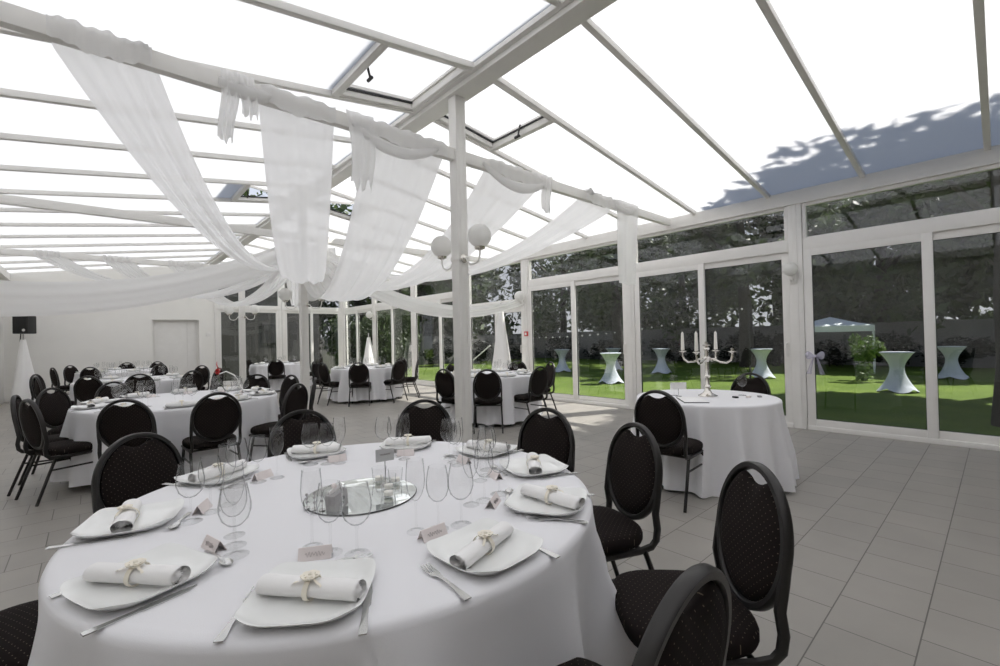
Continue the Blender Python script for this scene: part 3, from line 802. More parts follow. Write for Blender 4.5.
for k, (x, y) in enumerate(((.90, 1.70), (.965, 1.76), (.86, 1.625), (.925, 1.83))):
    v = empty('candle_holder', (x, y, gz)); tag(v, ['clear glass tealight cup in the middle of the mirror tray', 'clear glass tealight cup at the garden side of the mirror tray', 'clear glass tealight cup at the near rim of the mirror tray', 'clear glass tealight cup behind the name stand'][k], 'candle holder')
    MB().lathe([(.0001, 0), (.024, 0), (.027, .004), (.032, .062), (.0305, .062), (.0255, .008), (.0001, .007)], 28).build('cup', M_glass, v)
    MB().lathe([(.0001, .0085), (.018, .0085), (.018, .022), (.0001, .022)], 20).build('tealight', M_candle, v)
ns = empty('name_stand', (.925, 1.775, gz), radians(-12)); tag(ns, 'small grey name card on a thin black stem, rising from the mirror tray', 'card stand')
MB().lathe([(.018, 0), (.017, .006), (.003, .010), (.002, .018)], 16).build('base', M_steel, ns); MB().tube([(0, 0, .012), (0, 0, .105)], .0016, 8).build('stem', M_gasket, ns)
cardm = MB().box((0, 0, .125), (.078, .003, .052)).build('card', principled('pearl_card', (.52, .52, .52), .5), ns)
MB().tube([(-.022 + .044 * k / 24, -.0024, .128 + .004 * sin(k * 1.9)) for k in range(25)], .0007, 4).build('handwriting', M_ink, cardm)

# ---------------------------------------------------------------- centrepiece with the red bloom
fl = empty('flower_arrangement', (1.27, 6.74, ZT)); tag(fl, 'red bloom with a long pale curved stem rising from a table centre', 'flowers')
MB().lathe([(.05, 0), (.055, .01), (.02, .03), (.014, .10), (.020, .13)], 20).build('vase', M_glass, fl)
MB().tube([(0.01, 0, .02), (-.05, .02, .14), (-.07, .03, .25), (-.06, .03, .33)], .006, 8).build('stem', M_leaf, fl)
MB().tube([(-.05, .02, .24), (.02, -.02, .27), (.10, -.06, .22), (.16, -.10, .12), (.19, -.12, .0)], .008, 8).build('curved_spray', M_napkin, fl)
pb = MB()
for k in range(9):
    a = 2.4 * k; t = k / 9
    pb.grid(lambda u, v, a=a, t=t: (-.065 + (.055 * u) * cos(a) * (1 - .3 * t) + .022 * (v - .5) * -sin(a) * (1.2 - u) * 2, .03 + (.055 * u) * sin(a) * (1 - .3 * t) + .022 * (v - .5) * cos(a) * (1.2 - u) * 2, .23 + .03 * t * 2 + .05 * u - .02 * u * u), 5, 3)
pb.build('bloom', M_red, fl, angle=80)
MB().tube([(-.06, .03, .30), (-.075, .035, .36), (-.072, .035, .40)], [.007, .006, .002], 8).build('bud', M_redbox, fl)

# ---------------------------------------------------------------- candelabra table
ca = empty('candelabra', (4.50, 1.95, ZT), radians(-2)); ca.scale = (1.16, 1.16, 1.12); tag(ca, 'tall silver candelabra with white taper candles on the small round table', 'candelabra')
MB().lathe([(.075, 0), (.078, .006), (.06, .014), (.035, .03), (.024, .05), (.018, .07), (.030, .085), (.019, .10), (.016, .16), (.028, .175), (.018, .19), (.015, .30), (.026, .315), (.034, .335), (.018, .35), (.015, .40), (.028, .415), (.018, .43)], 24).build('stem', M_silver, ca)
def cup(mb, c): mb.lathe([(.006, -.02), (.012, -.008), (.030, .0), (.033, .006), (.012, .010), (.013, .032), (.011, .032)], 20, c)
tips = []
for k in range(4):
    a = radians(4 + 90 * k); dx, dy = cos(a), sin(a)
    pts = [(0.01 * dx, .01 * dy, .33)] + [(r * dx, r * dy, z) for r, z in ((.06, .325), (.11, .30), (.16, .295), (.195, .32), (.205, .355), (.205, .375))]
    MB().tube(pts, .009, 8).build('arm', M_silver, ca)
    am = MB(); cup(am, (.205 * dx, .205 * dy, .39)); am.build('drip_cup', M_silver, ca)
    if k != 3: MB().lathe([(.015, .0), (.015, .015), (.011, .15), (.005, .160), (.0008, .168)], 16, (.205 * dx, .205 * dy, .405)).build('candle', M_candle, ca)
cc = MB(); cup(cc, (0, 0, .445)); cc.build('drip_cup', M_silver, ca)
# crystal pendants hanging from the cups
for k in range(4):
    a = radians(4 + 90 * k); cx, cy = .205 * cos(a), .205 * sin(a)
    for q in range(5): MB().lathe([(.0001, -.030), (.004, -.022), (.0055, -.012), (.0001, 0)], 6, (cx + .027 * cos(q * 1.256), cy + .027 * sin(q * 1.256), .382)).build('crystal', M_glass, ca, smooth=False)
mn = empty('menu_board', (4.12, 1.93, ZT), radians(38)); tag(mn, 'dark rimmed flat tray lying before the candelabra', 'tray')
MB().box((0, 0, .006), (.34, .20, .012), bev=.003).build('base', M_napkin, mn); MB().box((0, 0, .004), (.35, .21, .006), bev=.002).build('rim', M_gasket, mn)
sg = empty('table_sign', (4.30, 2.15, ZT), radians(-40)); tag(sg, 'small white folded sign left of the candelabra', 'sign'); MB().box((0, 0, .105), (.16, .006, .07)).build('panel', M_napkin, sg); MB().tube([(0, 0, 0), (0, 0, .08)], .004, 8).build('post', M_steel, sg); MB().lathe([(.03, 0), (.03, .004), (.004, .008)], 16).build('foot', M_steel, sg)
put_glass('red', (4.75, 1.72, ZT), 0, 'wine glass standing right of the candelabra', None); put_glass('white', (4.35, 2.22, ZT), 0, 'wine glass standing left of the candelabra', None)
for k, (x, y) in enumerate(((4.62, 1.62), (4.70, 1.55), (4.52, 1.70))):
    o = MB().box((0, 0, .008), (.05, .035, .016), Matrix.Rotation(.5 * k, 3, 'Z'), .004).build('favour_box', [M_card, M_greycard, M_chairmetal][k]); o.location = (x, y, ZT)
    tag(o, ['rose favour box right of the candelabra', 'grey favour box at the garden edge of the candelabra table', 'dark favour box close to the candelabra foot'][k], 'favour box')

# ================================================================== VOILE DRAPES
HUB = Vector((XM, 8.54, 3.16))
def swag(A, B, wA, wB, sag, label, dA=(1, 0, 0), dB=(1, 0, 0), pleats=5, amp=.028, wrap=True, seed=1, skew=.5, mid=1.0, droop=.05):
    """sheer cloth hung from A to B; wA / wB = width along dA / dB; `wrap` lays its start over the tie beam"""
    R = random.Random(seed); p1, p2 = R.uniform(0, 6), R.uniform(0, 6); A = Vector(A); B = Vector(B); dA = Vector(dA).normalized(); dB = Vector(dB).normalized()
    NU, NV = 40, 44
    def cl(u): return A + (B - A) * u + Vector((0, 0, -sag * 4 * u * (1 - u)))
    rows = []
    if wrap:
        for (dy, dz) in ((-.062, -.055), (-.066, .0), (-.058, .066), (-.02, .082), (.03, .080), (.062, .05)):
            row = []
            for j in range(NV + 1):
                s = j / NV - .5; k = sin(s * pleats * 2 * pi + p1) * .5 + .5 * sin(s * pleats * 4.3 * pi + p2)
                row.append(A + dA * (wA * s) + Vector((0, dy * (1 + .12 * k), dz + .012 * k + (-.05 * (1 - (2 * s) ** 2) if dz < -.01 else 0) )))
            rows.append(row)
    for i in range(NU + 1):
        u = i / NU; c = cl(u); t = (cl(min(u + .01, 1)) - cl(max(u - .01, 0))).normalized()
        d = (dA * (1 - u) + dB * u); d = (d - t * d.dot(t)).normalized(); n = t.cross(d)
        if n.z < 0: n = -n
        w = (wA * (1 - u) + wB * u) * (1 - (1 - mid) * sin(pi * u)); row = []
        g = min(1, .35 + 2 * u) if wrap else 1
        for j in range(NV + 1):
            s = j / NV - .5
            k = sin(s * pleats * 2 * pi + p1 + 1.5 * u) * .6 + .4 * sin(s * pleats * 3.7 * pi + p2 - u)
            cup = droop * (4 * s * s - .3) * sin(pi * min(1, u * 1.1))
            row.append(c + d * (w * s) + n * (amp * g * k + cup))
        rows.append(row)
    mb = MB(); nv = NV + 1
    for r in rows: mb.v += [tuple(p) for p in r]
    for i in range(len(rows) - 1):
        for j in range(NV): a = i * nv + j; mb.f.append((a, a + 1, a + nv + 1, a + nv))
    o = mb.build('voile_drape', M_voile, None, angle=180); return tag(o, label, 'drape', 'voile drapes of the ceiling')
def tail(parent, x, y, ztop, zbot, w, seed, jag=.0, label=None):
    """loose cloth end hanging straight down over the front of a beam"""
    R = random.Random(seed); p1 = R.uniform(0, 6)
    def fn(u, v):
        s = v - .5; z = ztop + (zbot - ztop + jag * sin(v * 19 + p1) + .35 * jag * sin(v * 43)) * u
        return (x + w * s * (1 - .25 * u) + .02 * sin(4 * u + p1), y - .07 + .020 * sin(s * 13 + p1 + u) * (.4 + u), z)
    o = MB().grid(fn, 18, 30).build('tail', M_voile, parent, angle=180); return o
YT = TIES[0]; ZB = 3.305
d1 = swag((.07, YT, ZB), HUB + Vector((-.05, 0, 0)), .50, .30, .86, 'leftmost voile drape, slanting from the near tie beam down to the second column', seed=1, mid=.60, pleats=3)
d2 = swag((1.27, YT, ZB), HUB + Vector((.02, 0, 0)), .58, .46, 1.02, 'broad voile drape hanging almost straight down in front of the second column', seed=2, mid=1.0, pleats=2)
d3 = swag((2.30, YT, ZB), HUB + Vector((.08, 0, 0)), .84, .52, 1.25, 'broad voile drape immediately left of the nearest column', seed=3, mid=.95, pleats=3)
d4 = swag((3.74, YT, ZB), HUB + Vector((.12, 0, 0)), .90, .40, 1.05, 'voile drape slanting down immediately right of the nearest column', seed=4, mid=.7, pleats=3)
d5 = swag((5.42, YT, ZB), HUB + Vector((.16, 0, 0)), .80, .34, .85, 'voile drape nearest the garden glazing, with a long hanging end', seed=5, mid=.55, pleats=3)
tail(d2, .76, YT, 3.38, 2.86, .13, 1, .02); tail(d2, .88, YT, 3.38, 3.08, .14, 6, .02); tail(d3, 1.78, YT, 3.38, 2.74, .26, 2, .05); tail(d4, 4.22, YT, 3.38, 2.93, .20, 3, .02); tail(d5, 6.02, YT, 3.38, 2.14, .60, 4, .01)
def beam_roll(parent, x0, x1, seed, sagz=.10):
    """gathered cloth sagging along the front of the beam"""
    R = random.Random(seed); p1 = R.uniform(0, 6); rings = []
    for i in range(25):
        u = i / 24; x = x0 + (x1 - x0) * u; r = .058 * (sin(pi * (.06 + .88 * u)) ** .5)
        zc = ZB - .02 - sagz * 4 * u * (1 - u)
        rings.append([(x, YT - .055 + r * .62 * cos(a) * (1 + .12 * sin(3 * a + 5 * u + p1)), zc + r * sin(a) * (1 + .12 * sin(4 * a + p1 + 7 * u))) for a in [2 * pi * k / 18 for k in range(18)]])
    return MB().loft(rings).build('gathered_roll', M_voile, parent, angle=180)
beam_roll(d2, .70, 1.06, 1, .03); beam_roll(d3, 1.70, 2.60, 2, .14); beam_roll(d4, 3.20, 4.22, 3, .15); beam_roll(d5, 5.70, 6.24, 4, .05)
swag((XL + .02, 8.35, 2.07), HUB + Vector((-.05, 0, -.05)), .52, .44, .42, 'voile drape stretched from the plain side wall to the second column', dA=(0, .35, 1), dB=(0, .6, 1), wrap=False, seed=7, amp=.012, pleats=2)
swag((XR - .1, 7.36, 2.22), HUB + Vector((.1, 0, -.12)),   .16, .40, .62, 'voile drape stretched from the white globe lamp by the exit doors to the second column', dA=(0, .3, 1), dB=(0, .6, 1), wrap=False, seed=8, amp=.012, pleats=2, mid=1.2)
Y3 = TIES[2]
for k, (x, w, sg, nm, sd) in enumerate(((-.65, .40, .75, 'outermost drape on the farthest tie beam, by the plain side wall', 11), (.45, .5, .85, 'drape on the farthest tie beam above the rear door table', 12),
                                        (1.7, .7, 1.0, 'drape on the farthest tie beam just left of its column', 13), (4.3, .7, 1.0, 'drape on the farthest tie beam just right of its column', 14), (5.7, .5, .8, 'drape on the farthest tie beam next to the garden glazing', 15))):
    swag((x, Y3, ZB), HUB + Vector((0, .1, -.05)), w, .35, sg, 'far voile ' + nm, seed=sd, mid=.65)
hub = MB()
hub.grid(lambda u, v: (XM - .26 + .52 * v + .02 * sin(5 * u), 8.42 - .03 * sin(22 * v + 2 * u), 3.20 - 1.02 * u - .03 * sin(9 * v)), 18, 30)
o = hub.build('voile_end', M_voile, None, angle=180); o.location = (.30, 0, -.02); tag(o, 'loose voile end hanging beside the second column, above its globe lamps', 'drape')

# ================================================================== LAMPS
def globe_pair(y, label):
    L = empty('wall_lamp', (XM, y, 2.16 if y < 5 else 2.02), 0 if y < 5 else radians(48)); tag(L, label, 'lamp')
    MB().lathe([(.0001, 0), (.045, 0), (.045, .008), (.03, .022), (.0001, .026)], 24).build('mount', M_silver, L).matrix_local = Matrix.Translation((0, -.066, .055)) @ Matrix.Rotation(radians(90), 4, 'X')
    for s in (-1, 1):
        st = .07
        pts = [(0, s * st, .055), (0, s * .11, .052)] + [(0, s * (.225 - .105 * cos(t)), .05 - .075 * sin(t)) for t in (.5, 1.0, 1.5, 2.0, 2.5)] + [(0, s * .33, .06), (0, s * .33, .12)]
        a = MB().tube(pts, .009, 8).build('arm', M_alu, L)
        MB().lathe([(.012, .10), (.05, .115), (.055, .135), (.048, .14)], 20, (0, s * .33, 0)).build('gallery', M_silver, a)
        MB().sphere((0, s * .33, .245), .118, 28, 18).build('globe', M_globe, L)
    MB().box((0, 0, .055), (.14, .14, .05), bev=.006).build('collar', M_alu, L)
globe_pair(TIES[0], 'pair of opal globe lamps on curved arms on the nearest column')
globe_pair(TIES[1], 'pair of opal globe lamps on the second column')
globe_pair(TIES[2], 'pair of opal globe lamps on the farthest column')
def wall_globe(y, z, r, label):
    L = empty('wall_lamp', (XR - .06, y, z)); tag(L, label, 'lamp')
    MB().box((-.012, 0, -.12), (.03, .09, .16), bev=.01).build('mount', M_pvc, L)
    MB().tube([(-.02, 0, -.13), (-.07, 0, -.17), (-.12, 0, -.15), (-.14, 0, -.09)], .010, 8).build('arm', M_pvc, L)
    MB().lathe([(.012, -.10), (.04, -.085), (.042, -.07)], 18, (-.14, 0, 0)).build('gallery', M_pvc, L)
    MB().sphere((-.14, 0, 0), r, 24, 16).build('globe', M_globe, L)
wall_globe(1.96, 2.25, .095, 'opal globe lamp on the wide white post right of the candelabra table')
wall_globe(7.36, 2.32, .12, 'opal globe lamp on the post by the exit doors, holding the voile')
wall_globe(14.9, 2.30, .12, 'small far opal globe lamp near the corner of the glazing')

# ================================================================== SPEAKER AND CONE COVERS
sp = empty('loudspeaker', (-1.27, 16.85, 1.76), radians(-28)); tag(sp, 'black loudspeaker on a white-draped stand in the far corner', 'speaker')
MB().box((0, 0, .24), (.33, .30, .46), bev=.02).build('cabinet', M_gasket, sp); MB().box((0, -.153, .24), (.29, .012, .42), bev=.004).build('grille', M_black, sp)
MB().lathe([(.0001, 0), (.03, 0), (.035, .006), (.0001, .006)], 16).build('badge', M_steel, sp).matrix_local = Matrix.Translation((.08, -.159, .10)) @ Matrix.Rotation(radians(90), 4, 'X')
def cone_cover(x, y, h, r, label, pole=True):
    c = empty('stand_cover', (x, y, 0)); tag(c, label, 'stand')
    n = 48; rings = []
    for i in range(13):
        t = i / 12; row = []
        for j in range(n):
            a = 2 * pi * j / n; rr = (.05 + (r - .05) * t) * (1 + .22 * t * cos(3 * a) + .02 * sin(11 * a)); row.append((rr * cos(a), rr * sin(a), h - (h - .02) * t))
        rings.append(row)
    MB().loft(rings, cap=False).build('cover', M_napkin, c, angle=80)
    MB().tube([(0, 0, h - .3), (0, 0, h + .14)], .02, 10).build('pole', M_steel, c)
    for k in range(3): a = 2 * pi * k / 3; MB().tube([(0, 0, .8), (r * .9 * cos(a), r * .9 * sin(a), .0)], .012, 8).build('leg', M_chairmetal, c)
    return c
cone_cover(-1.30, 16.85, 1.62, .28, 'white cone-shaped stretch cover on the loudspeaker stand')
cone_cover(7.05, 7.75, 2.05, .30, 'white cone-shaped cover standing by the exit doors')
cone_cover(6.75, 13.9, 1.5, .30, 'white cone-shaped cover at the far glazing, beyond the second column')
cb = MB().tube([(-1.34, 17.05, 2.1), (-1.37, 17.1, 1.6), (-1.36, 17.12, .8), (-1.38, 17.1, .02), (-1.2, 17.0, .01)], .012, 6).build('cable', M_wire); tag(cb, 'dark cable hanging down behind the loudspeaker', 'cable')
# tulle bow on the door handle
bw = empty('tulle_bow', (XR - .09, 1.72, 1.0)); tag(bw, 'lilac tulle bow tied to the handle of the large sliding door', 'bow')
for s in (-1, 1):
    MB().grid(lambda u, v, s=s: (-.02 - .05 * sin(pi * u) * cos(2 * pi * v), s * .11 * sin(pi * u * .5 + .0) , .03 + .055 * sin(pi * u) * sin(2 * pi * v) + .02 * u), 10, 20).build('loop', M_tullebow, bw, angle=180)
    MB().grid(lambda u, v, s=s: (-.02 + .02 * sin(9 * v), s * (.02 + .06 * u) + .05 * (v - .5) * (.3 + u), .02 - .24 * u), 8, 8).build('streamer', M_tullebow, bw, angle=180)
MB().sphere((-.02, 0, .03), .02, 12, 8).build('knot', M_tulle, bw)

# ================================================================== GARDEN
structure(MB().box((22, 14, LAWN - .05), (110, 110, .1)).build('lawn', M_lawn, smooth=False), 'lawn', 'sunlit lawn with tree shade beside the hall')
structure(MB().box((XR + .28, (YF + YB) / 2, LAWN / 2 - .02), (.5, YB - YF + 1, -LAWN), bev=.01).box(((XL + XR) / 2, YB + .5, LAWN / 2 - .02), (XR - XL, .6, -LAWN), bev=.01).build('kerb', M_terr), 'kerb', 'pale stone step along the foot of the glazing')
gw = MB().box((28.2, 8, .62), (.3, 62, 2.0)).box((28.2, 8, 1.66), (.42, 62, .09), bev=.01); structure(gw.build('wall_garden', M_gwall, smooth=False), 'wall', 'grey rendered garden wall beyond the lawn')
gw2 = MB().box((13, 27, .62), (30.3, .3, 2.0)); structure(gw2.build('wall_end', M_gwall, smooth=False), 'wall', 'grey garden wall behind the rear glazing')
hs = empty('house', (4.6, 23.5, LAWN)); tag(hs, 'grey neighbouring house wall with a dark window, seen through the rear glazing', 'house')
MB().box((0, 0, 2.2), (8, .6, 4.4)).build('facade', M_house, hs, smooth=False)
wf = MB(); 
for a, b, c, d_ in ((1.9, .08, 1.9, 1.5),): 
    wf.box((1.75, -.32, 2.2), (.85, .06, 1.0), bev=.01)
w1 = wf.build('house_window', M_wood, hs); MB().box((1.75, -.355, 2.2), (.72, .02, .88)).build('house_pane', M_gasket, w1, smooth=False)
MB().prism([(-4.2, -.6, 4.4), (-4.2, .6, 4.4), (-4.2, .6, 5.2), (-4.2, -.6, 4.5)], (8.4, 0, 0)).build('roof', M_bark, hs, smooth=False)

def leaf_cloud(n, rx, ry, rz, size, seed, clumps=26, hollow=.55, spread=.30):
    R = random.Random(seed); vs = []; fs = []
    cl = []
    for _ in range(clumps):
        while True:
            p = Vector((R.uniform(-1, 1), R.uniform(-1, 1), R.uniform(-1, 1)))
            if hollow < p.length < .92: break
        cl.append((p, R.uniform(spread * .7, spread * 1.3)))
    for i in range(n):
        c, s = R.choice(cl); d = Vector((R.gauss(0, 1), R.gauss(0, 1), R.gauss(0, 1))).normalized() * s * (R.random() ** .4)
        p = c + d; p = Vector((p.x * rx, p.y * ry, p.z * rz))
        a = Vector((R.gauss(0, 1), R.gauss(0, 1), R.gauss(0, .6))).normalized(); b = a.cross(Vector((R.gauss(0, 1), R.gauss(0, 1), R.gauss(0, 1)))).normalized()
        k = size * R.uniform(.6, 1.25); o = len(vs)
        vs += [p - a * k, p + b * k * .45 - a * k * .1, p + a * k, p - b * k * .45 + a * k * .1]
        fs.append((o, o + 1, o + 2, o + 3))
    me = bpy.data.meshes.new('foliage'); me.from_pydata([tuple(v) for v in vs], [], fs); me.update(); return me
CROWN = [leaf_cloud(n, 1, 1, 1, .06, s, clumps=44, hollow=.35, spread=.24) for n, s in ((8500, 1), (3600, 2), (5000, 3))]
DENSE = leaf_cloud(15000, 1, 1, 1, .07, 21, clumps=60, hollow=.1, spread=.30)
for m in CROWN + [DENSE]: m.materials.append(M_leaf)
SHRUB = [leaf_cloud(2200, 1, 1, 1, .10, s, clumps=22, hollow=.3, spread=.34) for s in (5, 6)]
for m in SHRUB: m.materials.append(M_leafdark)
def trunk_mesh(h, r, seed):
    R = random.Random(seed); mb = MB(); pts = [(0, 0, 0)]; x = y = 0
    for k in range(1, 7): x += R.uniform(-.12, .12); y += R.uniform(-.12, .12); pts.append((x, y, h * k / 6))
    mb.tube(pts, [r * (1.25 - .13 * k) for k in range(7)], 10)
    for k in range(5):
        a = R.uniform(0, 6.3); b = pts[3 + k % 3]; l = h * .35
        mb.tube([b, (b[0] + l * .5 * cos(a), b[1] + l * .5 * sin(a), b[2] + l * .45), (b[0] + l * cos(a), b[1] + l * sin(a), b[2] + l * .8)], [r * .5, r * .32, r * .12], 8)
    return mb
def tree(x, y, h, cr, cz, k, label, group='garden trees', flat=1.0, crown=None):
    t = empty('garden_tree', (x, y, LAWN), k * 1.3); tag(t, label, 'tree', group)
    trunk_mesh(h * .8, .16 + .012 * h, k).build('trunk', M_bark, t, angle=80)
    c = link('crown', crown or CROWN[k % 3], t); c.location = (0, 0, cz - LAWN); c.scale = (cr, cr, cr * flat); c.rotation_euler = (0, 0, k * 2.1)
    return t
# trees by the hall that shade its roof edge and the near lawn (their crowns stand above the picture's right side)
tree(11.9, -.15, 8.5, 2.7, 7.0, 1, 'leafy tree by the near end of the hall, shading the roof edge', flat=.6, crown=DENSE)
tree(14.3, -.6, 8.0, 2.9, 6.6, 4, 'leafy tree between the two others near the hall, shading the lawn', flat=.6, crown=DENSE)
tree(17.2, -.3, 9, 3.2, 7.0, 2, 'leafy tree standing off the near end of the hall, shading the lawn', flat=.65, crown=DENSE)
TR = [(24.5, 8.6, 11, 4.2, 7.2, 'bare-trunked tree on the lawn side of the garden wall, behind the candelabra'),
      (31, -6, 10, 4.6, 4.3, 'dark tree beyond the garden wall, at the far right of the view'), (32, -1, 12, 5.0, 4.6, 'broad dark tree beyond the garden wall, behind the blue-looking cocktail table'),
      (31, 4.2, 11, 4.6, 4.2, 'dark tree beyond the garden wall, behind the party tent'), (33, 9.5, 12, 5.2, 4.8, 'tall dark tree beyond the garden wall, behind the bare-trunked one'),
      (31, 15, 11, 4.8, 4.3, 'dark tree beyond the garden wall, behind the string of lights'), (32, 20.5, 12, 5.2, 4.8, 'dark tree beyond the garden wall, seen through the sunlit doors'),
      (31, 26, 11, 4.8, 4.4, 'dark tree beyond the garden wall, seen through the exit doors'), (25, 30, 12, 5.0, 4.8, 'dark tree in the far garden corner'),
      (19, 30, 11, 4.6, 4.2, 'dark tree behind the end wall, right of the far corner post'), (13.5, 29.5, 12, 4.8, 4.6, 'dark tree behind the end wall, beyond the far corner post'),
      (8.5, 30, 11, 4.4, 4.2, 'dark tree behind the end wall, seen through the rear glazing'), (3, 30.5, 13, 4.8, 7.5, 'tall tree rising behind the neighbouring house'), (-3.5, 30, 13, 4.8, 7.5, 'tall tree beyond the plain side of the house'),
      (22.0, 14.5, 9, 3.2, 5.6, 'lighter tree on the lawn beside the string of lights')]
TR.append((26.2, -.9, 7, 2.5, 5.6, 'small tree before the garden wall, at the far right edge of the view'))
for k, (x, y, h, cr, cz, lb) in enumerate(TR): tree(x, y, h, cr, cz + (1.0 if x > 26.5 or y > 27 else 0), k + 3, lb, flat=1.3 if x > 26.5 or y > 27 else 1.0)
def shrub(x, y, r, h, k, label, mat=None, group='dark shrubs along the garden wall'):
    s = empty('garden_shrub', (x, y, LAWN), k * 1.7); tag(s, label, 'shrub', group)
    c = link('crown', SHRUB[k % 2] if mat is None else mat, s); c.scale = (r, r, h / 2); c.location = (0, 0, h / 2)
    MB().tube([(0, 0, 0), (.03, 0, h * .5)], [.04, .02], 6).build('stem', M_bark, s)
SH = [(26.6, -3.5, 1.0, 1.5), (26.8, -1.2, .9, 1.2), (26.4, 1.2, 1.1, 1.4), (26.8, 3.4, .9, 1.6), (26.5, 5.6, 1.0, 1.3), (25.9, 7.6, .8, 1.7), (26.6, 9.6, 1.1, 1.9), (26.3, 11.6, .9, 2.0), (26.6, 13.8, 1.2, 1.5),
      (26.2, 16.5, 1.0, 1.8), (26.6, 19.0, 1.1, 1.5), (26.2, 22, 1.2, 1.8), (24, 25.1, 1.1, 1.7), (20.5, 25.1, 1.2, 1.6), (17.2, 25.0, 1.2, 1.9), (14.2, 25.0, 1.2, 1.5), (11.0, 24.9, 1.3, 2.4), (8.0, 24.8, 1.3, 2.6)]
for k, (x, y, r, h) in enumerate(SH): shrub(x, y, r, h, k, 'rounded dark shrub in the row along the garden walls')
yl = leaf_cloud(900, 1, 1, 1, .13, 9, clumps=12, hollow=.2, spread=.4); yl.materials.append(M_leafbright)
shrub(19.6, 3.2, .55, 1.75, 1, 'single bright green young shrub beside the white cocktail table', yl, None)
for k, (x, y) in enumerate(((9.9, 19.6), (11.5, 20.5), (9.6, 21.6))):
    g = leaf_cloud(2600, 1, 1, 1, .09, 30 + k, clumps=26, hollow=.3, spread=.34); g.materials.append(M_leaf); shrub(x, y, 1.1, 3.4, k, 'tall green hedge shrub just outside the far corner', g, 'green shrubs at the far corner')

# cocktail tables in stretch covers
def make_cocktail():
    t = empty('cocktail_table'); n = 64; rings = []
    for i in range(25):
        q = i / 24; z = .02 + 1.06 * q; row = []
        w = abs(q - .60) / (.60 if q < .60 else .40); base = .155 + (.24 if q < .6 else .205) * w ** 1.7
        for j in range(n):
            a = 2 * pi * j / n; sqf = 1 + (.16 * abs(cos(2 * a)) ** 2 * (1 - q / .6) if q < .6 else 0)
            row.append((base * sqf * cos(a), base * sqf * sin(a), z + (.09 * (1 - abs(cos(2 * a))) * max(0, 1 - q * 6))))
        rings.append(row)
    MB().loft(rings, cap=False).build('cover', M_stretch, t, angle=70)
    MB().lathe([(.0001, 1.075), (.36, 1.075), (.375, 1.085), (.375, 1.10), (.36, 1.108), (.0001, 1.11)], 48).build('top', M_stretch, t)
    for k in range(4): a = k * pi / 2; MB().lathe([(.03, 0), (.03, .03), (.0001, .035)], 10, (.42 * cos(a), .42 * sin(a), 0)).build('foot', M_gasket, t)
    MB().tube([(0, 0, .05), (0, 0, 1.07)], .03, 10).build('pole', M_steel, t)
    return t
ck = make_cocktail()
CT = [((16.5, 1.95), 'white-covered cocktail table right behind the nearest sliding bay', .3), ((21.7, 1.15), 'blue-looking cocktail table farthest to the right on the lawn', .7), ((18.8, 6.1), 'pale cocktail table on the lawn just right of the candelabra', .2),
      ((14.1, 9.6), 'pale cocktail table seen through the sunlit sliding bay', .5), ((17.3, 14.6), 'distant pale cocktail table beyond the profile chairs by the exit', .1), ((18.9, 10.2), 'distant cocktail table behind the candelabra', .9), ((19.2, 12.9), 'distant cocktail table right of the post with the long voile end', .4)]
for k, ((x, y), lb, rz) in enumerate(CT):
    o = ck if k == 0 else dup(ck); o.location = (x, y, LAWN); o.rotation_euler = (0, 0, rz); tag(o, lb, 'cocktail table', 'cocktail tables on the lawn')
# pale board propped up outside
bd = empty('leaning_board', (8.35, 11.35, LAWN)); tag(bd, 'pale slanting board propped up on the lawn outside the exit doors', 'board')
MB().bar((0, 0, .62), (.80, -.75, 1.52), .30, .035, bev=.006).build('board', M_pvc, bd)
for q in (-.1, .1): MB().tube([(.78 + q, -.72 + q, 1.48), (.95 + q, -.9 + q, 0)], .018, 8).build('leg', M_wood, bd)
MB().tube([(.02, -.02, .64), (-.02, .02, 0)], .018, 8).build('leg', M_wood, bd)
# party tent
tn = empty('party_tent', (24.0, 5.0, LAWN), radians(8)); tag(tn, 'pale party tent with a pointed roof near the garden wall', 'tent')
for sx in (-1, 1):
    for sy in (-1, 1): MB().box((1.45 * sx, 1.45 * sy, .95), (.06, .06, 1.9)).build('leg', M_tent, tn, smooth=False)
cm = MB(); e = [(-1.5, -1.5), (1.5, -1.5), (1.5, 1.5), (-1.5, 1.5)]
cm.loft([[(x, y, 1.68) for x, y in e], [(x, y, 1.92) for x, y in e], [(x * .55, y * .55, 2.08) for x, y in e], [(x * .02, y * .02, 2.32) for x, y in e]], cap=False); cm.build('canopy', M_tent, tn, smooth=False)
# string of bulbs
A_, B_ = Vector((16.2, 5.6, 2.25)), Vector((15.6, 16.0, 1.45)); sl = empty('string_lights', tuple(A_)); tag(sl, 'string of small clear bulbs hanging across the garden', 'string lights')
pt = lambda u: (B_ - A_) * u + Vector((0, 0, -.55 * 4 * u * (1 - u) * .6))
MB().tube([pt(i / 30) for i in range(31)], .008, 6).build('cable', M_wire, sl)
for k in range(26): u = (k + .5) / 26; b = MB().sphere((0, 0, -.05), .035, 10, 8).build('bulb', M_bulb, sl); b.location = pt(u)
for P_, nm in ((A_, 'near'), (B_, 'far')):
    o = MB().tube([(0, 0, LAWN), (0, 0, P_.z + .05)], .03, 8).lathe([(.06, LAWN), (.06, LAWN + .04), (.03, LAWN + .06)], 12).build('garden_pole', M_wood); o.location = (P_.x, P_.y, 0); tag(o, 'thin dark pole at the ' + nm + ' end of the string of lights', 'pole')

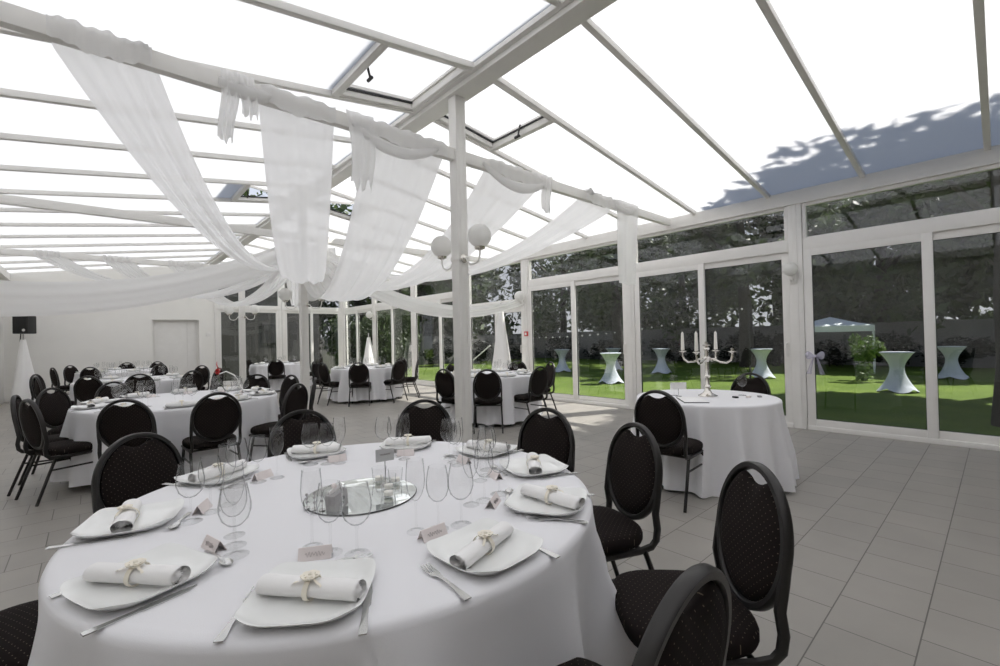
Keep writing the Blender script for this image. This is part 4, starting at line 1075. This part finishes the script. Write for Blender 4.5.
# ================================================================== LIGHT
SUN_DIR = Vector((.573, -.222, .788)).normalized()         # towards the sun
sun = bpy.data.lights.new('sun', 'SUN'); sun.energy = 12.0; sun.angle = radians(.6); sun.color = (1, .955, .89)
so = link('sun', sun); so.rotation_euler = SUN_DIR.to_track_quat('Z', 'Y').to_euler(); so.location = (30, -10, 40)
w = bpy.data.worlds.new('sky'); scene.world = w; w.use_nodes = True; nt = w.node_tree; bg = nt.nodes['Background']
tc = nt.nodes.new('ShaderNodeTexCoord'); sp_ = nt.nodes.new('ShaderNodeSeparateXYZ'); nt.links.new(tc.outputs['Generated'], sp_.inputs[0])
cr = nt.nodes.new('ShaderNodeValToRGB'); e = cr.color_ramp.elements
e[0].position = 0.0; e[0].color = (.97, .98, 1.0, 1); e[1].position = .7; e[1].color = (.50, .63, .90, 1)
nt.links.new(sp_.outputs['Z'], cr.inputs[0]); nt.links.new(cr.outputs[0], bg.inputs['Color']); bg.inputs['Strength'].default_value = .80

# ================================================================== CAMERA
yaw, pitch, roll = radians(42.1), radians(.62), radians(-1.33)
fwd = Vector((sin(yaw) * cos(pitch), cos(yaw) * cos(pitch), sin(pitch))); rt = Vector((cos(yaw), -sin(yaw), 0)); up = rt.cross(fwd)
r2 = rt * cos(roll) + up * sin(roll); u2 = -rt * sin(roll) + up * cos(roll)
cam = bpy.data.cameras.new('camera'); cam.sensor_width = 36; cam.lens = 452.5 / 1000 * 36; cam.clip_start = .02; cam.clip_end = 300
co = link('camera', cam); co.matrix_world = Matrix(((r2.x, u2.x, -fwd.x, 0), (r2.y, u2.y, -fwd.y, 0), (r2.z, u2.z, -fwd.z, 1.38), (0, 0, 0, 1)))
scene.camera = co
scene.view_settings.view_transform = 'Standard'; scene.view_settings.look = 'None'; scene.view_settings.exposure = 0.24; scene.view_settings.gamma = 1.0
try: scene.view_settings.use_curve_mapping = False
except Exception: pass
cy = scene.cycles; cy.max_bounces = 12; cy.diffuse_bounces = 5; cy.glossy_bounces = 4; cy.transparent_max_bounces = 40; cy.use_denoising = True; cy.sample_clamp_indirect = 8
